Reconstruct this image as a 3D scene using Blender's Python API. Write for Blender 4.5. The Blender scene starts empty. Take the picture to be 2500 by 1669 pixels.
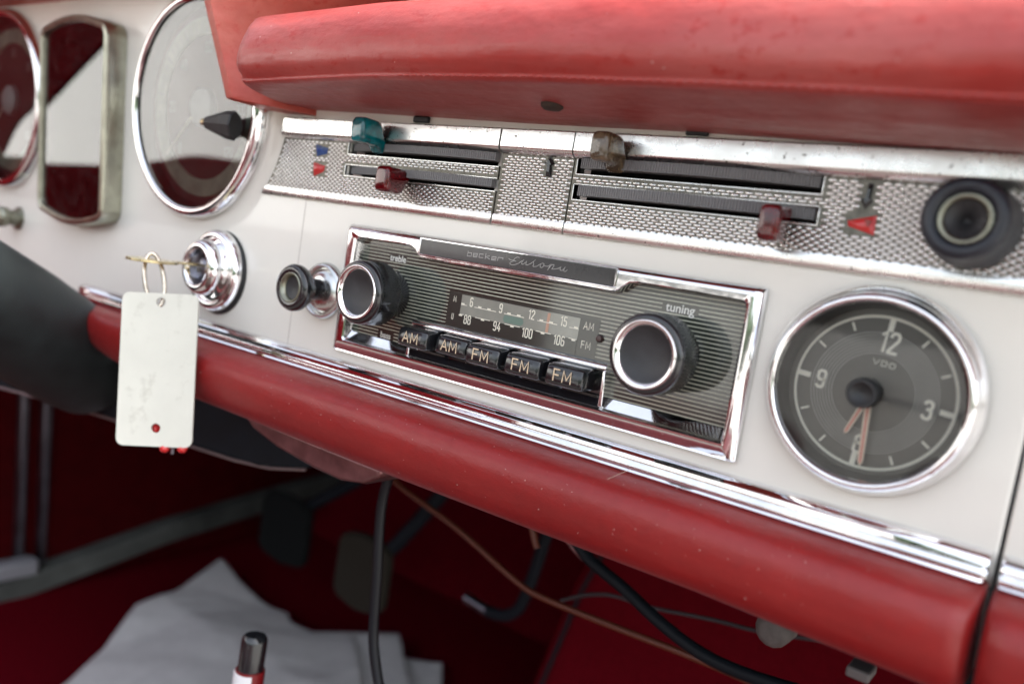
import bpy, bmesh, math, random
from mathutils import Vector, Matrix, Euler
from bpy_extras import node_shader_utils
random.seed(7)
R = math.radians
D = bpy.data
S = bpy.context.scene
COL = S.collection

# ---------------------------------------------------------------- camera
cam = D.objects.new('camera', D.cameras.new('camera')); COL.objects.link(cam)
cam.location = (0.26706, -0.24451, -0.00229)
cam.rotation_euler = (1.46740, -0.15712, 0.63828)
cam.data.sensor_width = 36.0
cam.data.lens = 2040.06 * 36 / 2500
cam.data.clip_start = 0.01; cam.data.clip_end = 2000
cam.data.dof.use_dof = True
cam.data.dof.focus_distance = 0.298
cam.data.dof.aperture_fstop = 7.0
S.camera = cam

# ---------------------------------------------------------------- world, sun, exposure
SUN_EL, SUN_AZ = 56, 68          # azimuth of the direction TO the sun, from +Y clockwise
w = D.worlds.new('World'); S.world = w; w.use_nodes = True
nt = w.node_tree; nt.nodes.clear()
sky = nt.nodes.new('ShaderNodeTexSky'); sky.sky_type = 'NISHITA'; sky.sun_disc = False
sky.sun_elevation = R(SUN_EL); sky.sun_rotation = R(SUN_AZ)
sky.air_density = 1.0; sky.dust_density = 4.0; sky.ozone_density = 1.0
hs = nt.nodes.new('ShaderNodeHueSaturation'); hs.inputs['Saturation'].default_value = 0.40
bg = nt.nodes.new('ShaderNodeBackground'); bg.inputs['Strength'].default_value = 0.15
wo = nt.nodes.new('ShaderNodeOutputWorld')
nt.links.new(sky.outputs[0], hs.inputs['Color']); nt.links.new(hs.outputs[0], bg.inputs['Color'])
nt.links.new(bg.outputs[0], wo.inputs['Surface'])
sl = D.lights.new('sun', 'SUN'); sl.energy = 2.6; sl.angle = R(12); sl.color = (1, .96, .9)
so = D.objects.new('sun', sl); COL.objects.link(so)
sd = Vector((math.sin(R(SUN_AZ)) * math.cos(R(SUN_EL)), math.cos(R(SUN_AZ)) * math.cos(R(SUN_EL)), math.sin(R(SUN_EL))))
so.rotation_euler = sd.to_track_quat('Z', 'Y').to_euler()
so.location = sd * 3
S.view_settings.view_transform = 'Standard'; S.view_settings.look = 'None'
S.view_settings.exposure = 1.97; S.view_settings.gamma = 1.0; S.view_settings.use_curve_mapping = False
S.render.engine = 'CYCLES'
S.cycles.use_denoising = True
S.cycles.max_bounces = 8; S.cycles.glossy_bounces = 5; S.cycles.transparent_max_bounces = 12
S.cycles.caustics_reflective = False; S.cycles.caustics_refractive = False
S.cycles.sample_clamp_indirect = 6

# ---------------------------------------------------------------- materials
def nodes(name):
    m = D.materials.new(name); m.use_nodes = True
    n = m.node_tree.nodes; b = n['Principled BSDF']
    return m, n, m.node_tree.links, b
def noise(n, l, scale, detail=4, rough=.55, stretch=None):
    tc = n.new('ShaderNodeTexCoord'); t = n.new('ShaderNodeTexNoise')
    t.inputs['Scale'].default_value = scale; t.inputs['Detail'].default_value = detail; t.inputs['Roughness'].default_value = rough
    if stretch:
        mp = n.new('ShaderNodeMapping'); mp.inputs['Scale'].default_value = stretch
        l.new(tc.outputs['Object'], mp.inputs[0]); l.new(mp.outputs[0], t.inputs[0])
    else: l.new(tc.outputs['Object'], t.inputs[0])
    return t
def ramp(n, l, src, p0, p1, c0=(0, 0, 0, 1), c1=(1, 1, 1, 1)):
    r = n.new('ShaderNodeValToRGB'); r.color_ramp.elements[0].position = p0; r.color_ramp.elements[1].position = p1
    r.color_ramp.elements[0].color = c0; r.color_ramp.elements[1].color = c1
    l.new(src, r.inputs[0]); return r
def mixc(n, l, fac, a, b):
    x = n.new('ShaderNodeMix'); x.data_type = 'RGBA'
    if isinstance(fac, float): x.inputs[0].default_value = fac
    else: l.new(fac, x.inputs[0])
    for i, v in ((6, a), (7, b)):
        if isinstance(v, tuple): x.inputs[i].default_value = v if len(v) == 4 else v + (1,)
        else: l.new(v, x.inputs[i])
    return x.outputs[2]
def addbump(n, l, b, items):
    prev = None
    for src, st, dist in items:
        bp = n.new('ShaderNodeBump'); bp.inputs['Strength'].default_value = st; bp.inputs['Distance'].default_value = dist
        l.new(src, bp.inputs['Height'])
        if prev: l.new(prev.outputs[0], bp.inputs['Normal'])
        prev = bp
    l.new(prev.outputs[0], b.inputs['Normal'])

def mat(name, col, rough=.5, metal=0., coat=0., var=0., vscale=60, bump=0., bscale=800, bdist=.0002, spec=.5, ior=None, dirt=None):
    m, n, l, b = nodes(name)
    b.inputs['Roughness'].default_value = rough; b.inputs['Metallic'].default_value = metal
    b.inputs['Coat Weight'].default_value = coat; b.inputs['Coat Roughness'].default_value = .06
    b.inputs['Specular IOR Level'].default_value = spec
    if spec == 0: b.inputs['Specular IOR Level'].default_value = 0
    if ior: b.inputs['IOR'].default_value = ior
    c = col + (1,)
    src = None
    if var:
        t = noise(n, l, vscale, 6)
        lo = tuple(max(0, x * (1 - var)) for x in col) + (1,); hi = tuple(min(1, x * (1 + var)) for x in col) + (1,)
        r = ramp(n, l, t.outputs[0], .3, .7, lo, hi); src = r.outputs[0]
        rr = n.new('ShaderNodeMapRange'); rr.inputs[3].default_value = max(0, rough - .1 * var * 3); rr.inputs[4].default_value = min(1, rough + .1 * var * 3)
        l.new(t.outputs[0], rr.inputs[0]); l.new(rr.outputs[0], b.inputs['Roughness'])
    if dirt:
        dc, ds, lo_, hi_ = dirt
        t2 = noise(n, l, ds, 5, .7); msk = ramp(n, l, t2.outputs[0], lo_, hi_)
        src = mixc(n, l, msk.outputs[0], src if src else c, dc)
    if src: l.new(src, b.inputs['Base Color'])
    else: b.inputs['Base Color'].default_value = c
    if bump:
        addbump(n, l, b, [(noise(n, l, bscale, 3).outputs[0], bump, bdist)])
    return m

def chrome(name, col=(.86, .86, .87), rough=.07, pits=.70, ps=900, wob=.15, metalrough=True):
    m, n, l, b = nodes(name)
    b.inputs['Metallic'].default_value = 1
    t = noise(n, l, ps, 3, .6); k = ramp(n, l, t.outputs[0], pits, pits + .05)
    t3 = noise(n, l, 90, 5, .65)
    film = ramp(n, l, t3.outputs[0], .35, .75, col + (1,), tuple(x * .86 for x in col) + (1,))
    l.new(mixc(n, l, k.outputs[0], film.outputs[0], (.10, .085, .07)), b.inputs['Base Color'])
    mr = n.new('ShaderNodeMapRange'); mr.inputs[3].default_value = rough * .6; mr.inputs[4].default_value = rough * 1.8
    l.new(t3.outputs[0], mr.inputs[0])
    ad = n.new('ShaderNodeMath'); ad.operation = 'MULTIPLY_ADD'; ad.inputs[1].default_value = .5
    l.new(k.outputs[0], ad.inputs[0]); l.new(mr.outputs[0], ad.inputs[2]); l.new(ad.outputs[0], b.inputs['Roughness'])
    addbump(n, l, b, [(noise(n, l, 120, 2).outputs[0], wob, .0004)])
    return m

def leather(name, col, faded, rough=.38, spots=True, sheen=0., film=None, wr=.35):
    m, n, l, b = nodes(name)
    t = noise(n, l, 22, 6, .6); r = ramp(n, l, t.outputs[0], .35, .72, col + (1,), faded + (1,))
    t4 = noise(n, l, 230, 5, .7); r4 = ramp(n, l, t4.outputs[0], .35, .75, (1, 1, 1, 1), (.8, .75, .75, 1))
    mx = n.new('ShaderNodeMix'); mx.data_type = 'RGBA'; mx.blend_type = 'MULTIPLY'; mx.inputs[0].default_value = .6
    l.new(r.outputs[0], mx.inputs[6]); l.new(r4.outputs[0], mx.inputs[7])
    src = mx.outputs[2]
    if film:                                   # pale dust film with rubbed-through spots and streaks
        fa = noise(n, l, 26, 5, .65, (.35, 1, 1)); fr = ramp(n, l, fa.outputs[0], .38, .62)
        fb = noise(n, l, 210, 4, .75, (.7, 1, 1)); fh = ramp(n, l, fb.outputs[0], .36, .44)
        fm = n.new('ShaderNodeMath'); fm.operation = 'MULTIPLY'; l.new(fr.outputs[0], fm.inputs[0]); l.new(fh.outputs[0], fm.inputs[1])
        f2 = n.new('ShaderNodeMath'); f2.operation = 'MULTIPLY'; f2.inputs[1].default_value = .36; l.new(fm.outputs[0], f2.inputs[0])
        src = mixc(n, l, f2.outputs[0], src, film)
    if spots:
        v = n.new('ShaderNodeTexVoronoi'); v.inputs['Scale'].default_value = 170
        tc = n.new('ShaderNodeTexCoord'); l.new(tc.outputs['Object'], v.inputs[0])
        d = ramp(n, l, v.outputs['Distance'], .035, .06, (1, 1, 1, 1), (0, 0, 0, 1))
        g = noise(n, l, 60, 2); gg = ramp(n, l, g.outputs[0], .52, .6)
        mu = n.new('ShaderNodeMath'); mu.operation = 'MULTIPLY'; l.new(d.outputs[0], mu.inputs[0]); l.new(gg.outputs[0], mu.inputs[1])
        src = mixc(n, l, mu.outputs[0], src, (.55, .38, .33))
    l.new(src, b.inputs['Base Color'])
    mr = n.new('ShaderNodeMapRange'); mr.inputs[3].default_value = rough - .1; mr.inputs[4].default_value = rough + .16
    l.new(t4.outputs[0], mr.inputs[0]); l.new(mr.outputs[0], b.inputs['Roughness'])
    b.inputs['Specular IOR Level'].default_value = .55
    b.inputs['Sheen Weight'].default_value = sheen; b.inputs['Sheen Roughness'].default_value = .4; b.inputs['Sheen Tint'].default_value = (1, .75, .8, 1)
    vg = n.new('ShaderNodeTexVoronoi'); vg.inputs['Scale'].default_value = 1500
    tc2 = n.new('ShaderNodeTexCoord'); l.new(tc2.outputs['Object'], vg.inputs[0])
    addbump(n, l, b, [(noise(n, l, 28, 3, .5, (1, 2.5, 2.5)).outputs[0], wr, .0022), (noise(n, l, 70, 5, .65, (.5, 1, 1)).outputs[0], wr * .8, .0008), (noise(n, l, 300, 4, .6).outputs[0], .35, .00035), (vg.outputs['Distance'], .25, .00012)])
    return m

def translucent(name, col, rough=.12, trans=.55):
    m, n, l, b = nodes(name)
    t = noise(n, l, 260, 4, .6); r = ramp(n, l, t.outputs[0], .3, .75, tuple(x * .45 for x in col) + (1,), tuple(min(1, x * 1.6) for x in col) + (1,))
    l.new(r.outputs[0], b.inputs['Base Color'])
    b.inputs['Roughness'].default_value = rough; b.inputs['Transmission Weight'].default_value = trans * .45; b.inputs['IOR'].default_value = 1.45
    b.inputs['Coat Weight'].default_value = .4
    return m

def glass(name, ior=1.7, rough=.0, film=.10):
    m = D.materials.new(name); m.use_nodes = True; n = m.node_tree.nodes; l = m.node_tree.links; n.clear()
    o = n.new('ShaderNodeOutputMaterial'); mx = n.new('ShaderNodeMixShader'); f = n.new('ShaderNodeFresnel'); f.inputs[0].default_value = ior
    t = n.new('ShaderNodeBsdfTransparent'); t.inputs[0].default_value = (.93, .94, .93, 1); g = n.new('ShaderNodeBsdfGlossy'); g.inputs['Roughness'].default_value = rough
    df = n.new('ShaderNodeBsdfDiffuse'); df.inputs[0].default_value = (.6, .58, .55, 1)
    tn = noise(n, l, 200, 5, .7); rr = ramp(n, l, tn.outputs[0], .45, .85, (0, 0, 0, 1), (film, film, film, 1))
    m2 = n.new('ShaderNodeMixShader'); l.new(rr.outputs[0], m2.inputs[0]); l.new(t.outputs[0], m2.inputs[1]); l.new(df.outputs[0], m2.inputs[2])
    l.new(f.outputs[0], mx.inputs[0]); l.new(m2.outputs[0], mx.inputs[1]); l.new(g.outputs[0], mx.inputs[2]); l.new(mx.outputs[0], o.inputs[0])
    return m

M = dict(
    cream=mat('cream_paint', (.81, .795, .725), .26, coat=.5, var=.03, vscale=14, bump=.05, bscale=60, bdist=.0006, dirt=((.46, .41, .34), 500, .70, .78)),
    chrome=chrome('chrome'),
    chrome_worn=chrome('worn_chrome', (.84, .85, .83), .23, .655, 700, .35),
    chrome_clean=chrome('polished_chrome', (.88, .88, .89), .045, .74, 900, .1),
    nickel=mat('dull_nickel', (.24, .24, .19), .36, metal=1, var=.25, vscale=200, bump=.1),
    plate=mat('field_metal', (.14, .135, .115), .45, metal=1, var=.4, vscale=500),
    brass=mat('brass', (.62, .52, .30), .28, metal=1, var=.2, vscale=400),
    leather=leather('red_leather', (.225, .006, .006), (.28, .010, .009), .42, True, .05),
    leather_top=leather('faded_red_leather', (.32, .021, .016), (.38, .036, .027), .38, True, .06, (.44, .14, .125), .6),
    leather_hood=leather('orange_red_leather', (.42, .052, .034), (.50, .085, .06), .42, False, 0., (.52, .20, .14), .5),
    black=mat('black_plastic', (.012, .013, .015), .22, coat=.5, var=.2, vscale=200, bump=.06, bscale=900),
    black_matte=mat('dark_plastic', (.010, .011, .012), .5, var=.2),
    rib=mat('ribbed_black', (.17, .17, .175), .4),
    dark=mat('dark_void', (.004, .004, .004), .9),
    cap=mat('dark_grey_cap', (.022, .022, .024), .5, var=.3, vscale=150, bump=.12, bscale=150),
    face=mat('radio_face', (.030, .036, .030), .10, coat=1.0, var=.1, vscale=40),
    window=mat('dial_window', (.27, .28, .24), .16, coat=.7, var=.15, vscale=60),
    dialdark=mat('dial_backing', (.035, .042, .036), .12, coat=.8),
    stripe=mat('stripe_ink', (.46, .47, .38), .3, coat=.6),
    ink=mat('ivory_ink', (.78, .76, .64), .4),
    clockink=mat('clock_ink', (.93, .90, .78), .4), goldink=mat('tan_ink', (.72, .56, .38), .45),
    silver=mat('silver_ink', (.70, .70, .66), .35),
    greyink=mat('grey_ink', (.30, .30, .28), .5),
    green=mat('green_marker', (.13, .21, .17), .3, coat=.6),
    orange=mat('orange_pointer', (.50, .30, .21), .4),
    bluedot=mat('blue_enamel', (.03, .09, .30), .25, coat=.5, var=.2, vscale=400),
    reddot=mat('red_enamel', (.62, .03, .03), .3, coat=.5, var=.1, vscale=400),
    teal=translucent('teal_plastic', (.0, .17, .20), .12, .6),
    ruby=translucent('ruby_plastic', (.13, .002, .005), .12, .6),
    smoke=translucent('smoky_amber_plastic', (.16, .115, .07), .10, .9),
    clockface=mat('clock_face', (.095, .088, .075), .35, var=.08),
    groove=mat('groove_ink', (.46, .45, .42), .4),
    hand=mat('clock_hand', (.92, .70, .56), .4), handline=mat('hand_line', (.75, .10, .05), .4),
    gaugeface=mat('reflection_tinted_dial', (.095, .034, .034), .4, var=.1),  # reflection of the red interior put into the dial colour as maroon
    gaugering=mat('gauge_ring', (.36, .38, .30), .4, var=.25, vscale=120),
    glass=glass('gauge_glass', 2.0, film=.04), glass2=glass('clock_glass', 1.5, film=.03),
    rubber=mat('grey_green_vinyl', (.012, .017, .018), .55, var=.25, vscale=90, bump=.25, bscale=500),
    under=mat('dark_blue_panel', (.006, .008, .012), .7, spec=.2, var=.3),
    tag=mat('ivory_tag', (.66, .66, .58), .4, coat=.15, var=.05, vscale=50, bump=.1, bscale=90, bdist=.0004, dirt=((.44, .43, .36), 75, .56, .80)),
    carpet=mat('red_carpet', (.11, .003, .008), .95, var=.5, vscale=500, bump=.6, bscale=1200, bdist=.001, spec=0),
    vinyl=mat('red_vinyl', (.045, .001, .002), .7, var=.2, spec=.05),
    paper=mat('white_paper', (.78, .77, .76), .8, var=.06),
    wire_brown=mat('brown_wire', (.10, .022, .009), .5), wire_navy=mat('navy_cable', (.004, .006, .009), .6, spec=.2), wire_black=mat('black_cable', (.006, .007, .010), .45, spec=.3),
    wire_grey=mat('grey_wire', (.03, .025, .028), .5), pedal=mat('pedal_rubber', (.010, .011, .011), .9, spec=.1), pedal2=mat('worn_pedal', (.030, .026, .020), .8, spec=.1),
    lens=mat('pink_grey_metal', (.17, .075, .075), .35, metal=.6, var=.3, vscale=120), white=mat('white_label', (.8, .8, .8), .3, coat=.4),
    sill=mat('sill_trim', (.075, .078, .072), .8, metal=0., spec=.05, var=.5, vscale=12), steel=mat('dull_steel', (.20, .20, .23), .34, metal=1, var=.2),
    ground=mat('gravel', (.30, .29, .27), .9, var=.3, vscale=4), seat=mat('seat_leather', (.055, .006, .006), .6), hedge=mat('hedge', (.05, .08, .04), .9, var=.6, vscale=5),
)

# ---------------------------------------------------------------- mesh helper (millimetres)
class MB:
    def __init__(s): s.v = []; s.f = []; s.mi = []
    def add(s, vs, fs, mi=0):
        o = len(s.v); s.v += [tuple(x) for x in vs]; s.f += [tuple(i + o for i in f) for f in fs]; s.mi += [mi] * len(fs); return s
    def box(s, x0, x1, y0, y1, z0, z1, mi=0):
        return s.add([(x0, y0, z0), (x1, y0, z0), (x1, y1, z0), (x0, y1, z0), (x0, y0, z1), (x1, y0, z1), (x1, y1, z1), (x0, y1, z1)],
                     [(0, 3, 2, 1), (4, 5, 6, 7), (0, 1, 5, 4), (1, 2, 6, 5), (2, 3, 7, 6), (3, 0, 4, 7)], mi)
    def prism(s, poly, y0, y1, mi=0):            # poly in (x, z)
        n = len(poly)
        a = sum(poly[i][0] * poly[(i + 1) % n][1] - poly[(i + 1) % n][0] * poly[i][1] for i in range(n))
        if a < 0: poly = poly[::-1]
        vs = [(x, y0, z) for x, z in poly] + [(x, y1, z) for x, z in poly]
        fs = [tuple(range(n)), tuple(range(2 * n - 1, n - 1, -1))] + [(i + n, (i + 1) % n + n, (i + 1) % n, i)[::1] for i in range(n)]
        fs = [fs[0], fs[1]] + [(i, i + n, (i + 1) % n + n, (i + 1) % n) for i in range(n)]
        return s.add(vs, fs, mi)
    def lathe(s, prof, cx=0, cz=0, y=0, seg=64, mi=0, a0=0, knurl=None):  # prof (r, out toward viewer)
        vs = []; n = len(prof)
        for i in range(seg):
            a = a0 + 2 * math.pi * i / seg
            for j, (r, o) in enumerate(prof):
                rr = r + (knurl[1] if knurl and j in knurl[0] and i % 2 else 0)
                vs.append((cx + rr * math.cos(a), y - o, cz + rr * math.sin(a)))
        fs = []
        for i in range(seg):
            k = (i + 1) % seg
            for j in range(n - 1): fs.append((i * n + j, k * n + j, k * n + j + 1, i * n + j + 1))
        return s.add(vs, fs, mi)
    def loft(s, loops, closed=True, caps=True, mi=0):
        n = len(loops[0]); vs = [p for L in loops for p in L]; fs = []
        for a in range(len(loops) - 1):
            for i in range(n if closed else n - 1):
                k = (i + 1) % n; fs.append((a * n + i, a * n + k, (a + 1) * n + k, (a + 1) * n + i))
        if caps and closed: fs += [tuple(range(n - 1, -1, -1)), tuple((len(loops) - 1) * n + i for i in range(n))]
        return s.add(vs, fs, mi)
    def tube(s, pts, r, seg=10, mi=0, smooth=0):
        pts = [Vector(p) for p in pts]
        for _ in range(smooth):
            q = [pts[0]]
            for a, b in zip(pts, pts[1:]): q += [a.lerp(b, .25), a.lerp(b, .75)]
            pts = q + [pts[-1]]
        loops = []; up = Vector((.13, .31, .94))
        for i, p in enumerate(pts):
            t = (pts[min(i + 1, len(pts) - 1)] - pts[max(i - 1, 0)]).normalized()
            u = t.cross(up).normalized(); v = t.cross(u); up = v if v.dot(up) > 0 else -v
            v = up; u = t.cross(v).normalized()
            rr = r[i * len(r) // len(pts)] if isinstance(r, (list, tuple)) else r
            loops.append([tuple(p + (u * math.cos(a) + v * math.sin(a)) * rr) for a in [2 * math.pi * k / seg for k in range(seg)]])
        return s.loft(loops, mi=mi)
    def ribbon(s, pts, w, y, t=.03, mi=0):        # mitred stroke in the xz plane, one flat strip; each stroke a hair prouder than the last
        s.k = getattr(s, 'k', 0) + 1; y = y - .004 * (s.k % 5)
        P = [Vector(pts[0])]
        for p in pts[1:]:
            if (Vector(p) - P[-1]).length > 1e-4: P.append(Vector(p))
        closed = len(P) > 3 and (P[0] - P[-1]).length < 1e-4
        if closed: P = P[:-1]
        n = len(P)
        if n < 2: return s
        L = []; Rr = []
        for i, p in enumerate(P):
            a = P[i - 1] if (i or closed) else None; b = P[(i + 1) % n] if (i < n - 1 or closed) else None
            d1 = (p - a).normalized() if a is not None else None; d2 = (b - p).normalized() if b is not None else None
            d1 = d1 or d2; d2 = d2 or d1
            n1 = Vector((-d1.y, d1.x)); n2 = Vector((-d2.y, d2.x)); m = n1 + n2
            if m.length < .3: m = n1.copy()
            m.normalize(); k = min(1.6, 1 / max(.3, m.dot(n1))) * w / 2
            q = p.copy()
            if not closed and i == 0: q -= d1 * w * .3
            if not closed and i == n - 1: q += d1 * w * .3
            L.append(q + m * k); Rr.append(q - m * k)
        vs = []
        for a, b in zip(L, Rr): vs += [(a.x, y - t, a.y), (b.x, y - t, b.y), (a.x, y, a.y), (b.x, y, b.y)]
        fs = []
        for i in range(n if closed else n - 1):
            a = i * 4; b = ((i + 1) % n) * 4
            fs += [(a, b, b + 1, a + 1), (a + 2, a, b, b + 2)[::-1], (a + 1, b + 1, b + 3, a + 3)]
        if not closed: fs += [(0, 1, 3, 2), (n * 4 - 4, n * 4 - 2, n * 4 - 1, n * 4 - 3)]
        return s.add(vs, fs, mi)
    def build(s, name, mats, parent=None, bevel=0, segs=2, angle=40, local=False, flat=False, sub=0):
        me = D.meshes.new(name)
        off = Vector((0, 0, 0))
        if parent is not None and not local:
            p = parent
            while p is not None: off += p.location; p = p.parent
        me.from_pydata([tuple(Vector(v) * .001 - off) for v in s.v], [], s.f)
        ml = mats if isinstance(mats, (list, tuple)) else [mats]
        for m in ml: me.materials.append(m)
        if len(ml) > 1:
            for p, i in zip(me.polygons, s.mi): p.material_index = i
        bm = bmesh.new(); bm.from_mesh(me); bmesh.ops.remove_doubles(bm, verts=bm.verts, dist=1e-7)
        bmesh.ops.recalc_face_normals(bm, faces=bm.faces); bm.to_mesh(me); bm.free()
        if not flat:
            me.polygons.foreach_set('use_smooth', [True] * len(me.polygons))
            me.set_sharp_from_angle(angle=R(angle))
        o = D.objects.new(name, me); COL.objects.link(o)
        if parent is not None: o.parent = parent
        if bevel:
            b = o.modifiers.new('bevel', 'BEVEL'); b.width = bevel * .001; b.segments = segs; b.limit_method = 'ANGLE'; b.angle_limit = R(35)
            b.harden_normals = False
        if sub:
            b = o.modifiers.new('sub', 'SUBSURF'); b.levels = sub; b.render_levels = sub
        return o
def tag(o, label, cat, group=None):
    o['label'] = label; o['category'] = cat
    if group: o['group'] = group
    return o
def thing(name, label, cat, loc, group=None, rot=None):
    o = D.objects.new(name, None); COL.objects.link(o); o.empty_display_size = .01
    o.location = Vector(loc) * .001
    if rot: o.rotation_euler = rot
    return tag(o, label, cat, group)
def struct(o): o['kind'] = 'structure'; return o
def arc(cx, cz, r, a0, a1, n): return [(cx + r * math.cos(R(a0 + (a1 - a0) * i / n)), cz + r * math.sin(R(a0 + (a1 - a0) * i / n))) for i in range(n + 1)]
def smooth(t): t = max(0, min(1, t)); return t * t * (3 - 2 * t)
def lerp(a, b, t): return a + (b - a) * t
def interp(x, tab):
    if x <= tab[0][0]: return tab[0][1]
    for (a, u), (b, v) in zip(tab, tab[1:]):
        if x <= b: return lerp(u, v, (x - a) / (b - a))
    return tab[-1][1]

# ---- stroke lettering, unit cell 0.6 x 1
G = {
 '0': [[(.08, .12), (.18, 0), (.42, 0), (.52, .12), (.52, .88), (.42, 1), (.18, 1), (.08, .88), (.08, .12)]],
 '1': [[(.12, .84), (.32, 1), (.32, 0)]],
 '2': [[(.08, .80), (.10, .90), (.2, 1), (.42, 1), (.52, .88), (.52, .68), (.08, .08), (.08, 0), (.54, 0)]],
 '3': [[(.08, .86), (.2, 1), (.4, 1), (.52, .88), (.52, .66), (.4, .54), (.26, .54)], [(.4, .54), (.54, .42), (.54, .14), (.42, 0), (.18, 0), (.06, .14)]],
 '4': [[(.36, 1), (.06, .28), (.56, .28)], [(.42, .56), (.42, 0)]],
 '5': [[(.50, 1), (.12, 1), (.10, .56), (.40, .58), (.52, .46), (.52, .12), (.42, 0), (.18, 0), (.08, .12)]],
 '6': [[(.50, .90), (.42, 1), (.2, 1), (.08, .88), (.08, .12), (.18, 0), (.42, 0), (.52, .12), (.52, .44), (.42, .56), (.08, .56)]],
 '8': [[(.18, .54), (.08, .66), (.08, .88), (.18, 1), (.42, 1), (.52, .88), (.52, .66), (.42, .54), (.18, .54), (.06, .42), (.06, .12), (.18, 0), (.42, 0), (.54, .12), (.54, .42), (.42, .54)]],
 '9': [[(.10, .10), (.18, 0), (.42, 0), (.52, .12), (.52, .88), (.42, 1), (.18, 1), (.08, .88), (.08, .58), (.18, .46), (.52, .46)]],
 'A': [[(0, 0), (.32, 1), (.64, 0)], [(.11, .34), (.53, .34)]],
 'M': [[(.02, 0), (.06, 1), (.38, .24), (.70, 1), (.74, 0)]],
 'F': [[(.08, 0), (.08, 1), (.56, 1)], [(.08, .52), (.50, .52)]],
 'U': [[(.06, 1), (.06, .12), (.16, 0), (.42, 0), (.52, .12), (.52, 1)]],
 'V': [[(0, 1), (.3, 0), (.6, 1)]],
 'D': [[(.06, 0), (.06, 1), (.42, 1), (.56, .84), (.56, .16), (.42, 0), (.06, 0)]],
 'O': [[(.06, .16), (.18, 0), (.46, 0), (.58, .16), (.58, .84), (.46, 1), (.18, 1), (.06, .84), (.06, .16)]],
}
ADV = {'1': .42, 'M': .86, 'A': .76, 'F': .72, ' ': .3}
def strokes(mb, text, cx, cz, h, y, w, sx=1.0, rot=0., gap=.12):
    tot = sum(ADV.get(c, .6) for c in text) + gap * (len(text) - 1); x = -tot / 2; ca, sa = math.cos(rot), math.sin(rot)
    for c in text:
        for st in G.get(c, []):
            pts = []
            for a, b in st:
                u = (x + a) * h * sx; v = (b - .5) * h; pts.append((cx + u * ca - v * sa, cz + u * sa + v * ca))
            mb.ribbon(pts, w, y)
        x += ADV.get(c, .6) + gap
    return mb
def fonttext(name, text, cx, cz, size, y, m, parent, sx=1.0, offset=0.):
    c = D.curves.new(name, 'FONT'); c.body = text; c.size = size * .001; c.align_x = 'CENTER'; c.align_y = 'CENTER'; c.extrude = .00002; c.offset = offset
    t = D.objects.new(name + '_src', c); COL.objects.link(t)
    me = D.meshes.new_from_object(t.evaluated_get(bpy.context.evaluated_depsgraph_get())); D.objects.remove(t)
    off = Vector((0, 0, 0)); p = parent
    while p is not None: off += p.location; p = p.parent
    me.transform(Matrix.Translation(Vector((cx, y, cz)) * .001 - off) @ Matrix.Rotation(R(90), 4, 'X') @ Matrix.Scale(sx, 4, (1, 0, 0)))
    me.materials.clear(); me.materials.append(m); me.name = name
    o = D.objects.new(name, me); COL.objects.link(o); o.parent = parent; return o

# ================================================================= DASHBOARD PANEL
SC = (-113.0, 45.0)       # centre of the round gauge nearest the strip
LC = (-325.0, 44.5)
def bump(x, z):
    d = math.hypot(x - SC[0], z - SC[1]) - 57.0
    d = min(d, math.hypot(x - LC[0], z - LC[1]) - 58.0)
    dx = max(-360 - x, x - SC[0], 0); dz = max(-17 - z, 0); d = min(d, math.hypot(dx, dz) - 0.0)
    if x > SC[0]:                                  # above the round gauge, along the hood
        dz2 = max(60 - z, 0); dx2 = max(x + 62, 0); d = min(d, math.hypot(dx2, dz2))
    h = 4.5 + .075 * (z - 45)
    return max(h, 0) * smooth(1 - d / 6.5) if d > 0 else max(h, 0)
def panel(name, xs, zs, hole=None, parent=None):
    mb = MB(); nz = len(zs)
    vs = [(x, -bump(x, z), z) for x in xs for z in zs]; fs = []
    for i in range(len(xs) - 1):
        for j in range(nz - 1):
            cx, cz = (xs[i] + xs[i + 1]) / 2, (zs[j] + zs[j + 1]) / 2
            if hole and any(h[0] < cx < h[1] and h[2] < cz < h[3] for h in hole): continue
            if math.hypot(cx - 214.3, cz + 24) < 25.3 or math.hypot(cx - SC[0], cz - SC[1]) < 50.5 or math.hypot(cx - LC[0], cz - LC[1]) < 51.5: continue
            if abs(cx + 221) < 33.5 and abs(cz - 33) < 48: continue
            fs.append((i * nz + j, (i + 1) * nz + j, (i + 1) * nz + j + 1, i * nz + j + 1))
    mb.add(vs, fs)
    return mb
def frange(a, b, st):
    n = max(1, int(round((b - a) / st))); return [a + (b - a) * i / n for i in range(n + 1)]
HOLES = [(-6.9, 73, 20, 34.4), (108, 191.5, 20, 34.6), (7.5, 177.5, -48.5, -4)]
zs = frange(-66, -47, 4) + frange(-48.5, -4, 1.5) + frange(-4, 19.5, 1.5) + frange(20, 34, 2) + frange(34.4, 34.6, .2) + frange(36, 130, 2)
xs = frange(-440, -60, 2.0) + frange(-59, -31, 1.2) + frange(-30.85, -7.5, 3) + [-6.9,0] + frange(7.5, 73, 5) + frange(73, 108, 7) + frange(108,177.5, 6) + frange(180, 252.0, 1.2)
xs = sorted(set(round(x, 3) for x in xs)); zs = sorted(set(round(z, 3) for z in zs))
dash = panel('dashboard_panel', xs, zs, HOLES).build('dashboard', M['cream'], None, angle=60)
tag(dash, 'cream painted metal dashboard panel carrying the radio, clock and gauges', 'dashboard')
sd_ = dash.modifiers.new('thick', 'SOLIDIFY'); sd_.thickness = .0012; sd_.offset = 0 if False else 1
MB().box(-30.95, -30.65, -.06, .05, -57, 7.6).build('panel_joint', mat('joint_line', (.36, .33, .30), .6), dash)
gb = MB().box(253.0, 470, 0, 1.5, -66, 130).build('glove_box_panel', M['cream'], None, bevel=.5)
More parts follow.
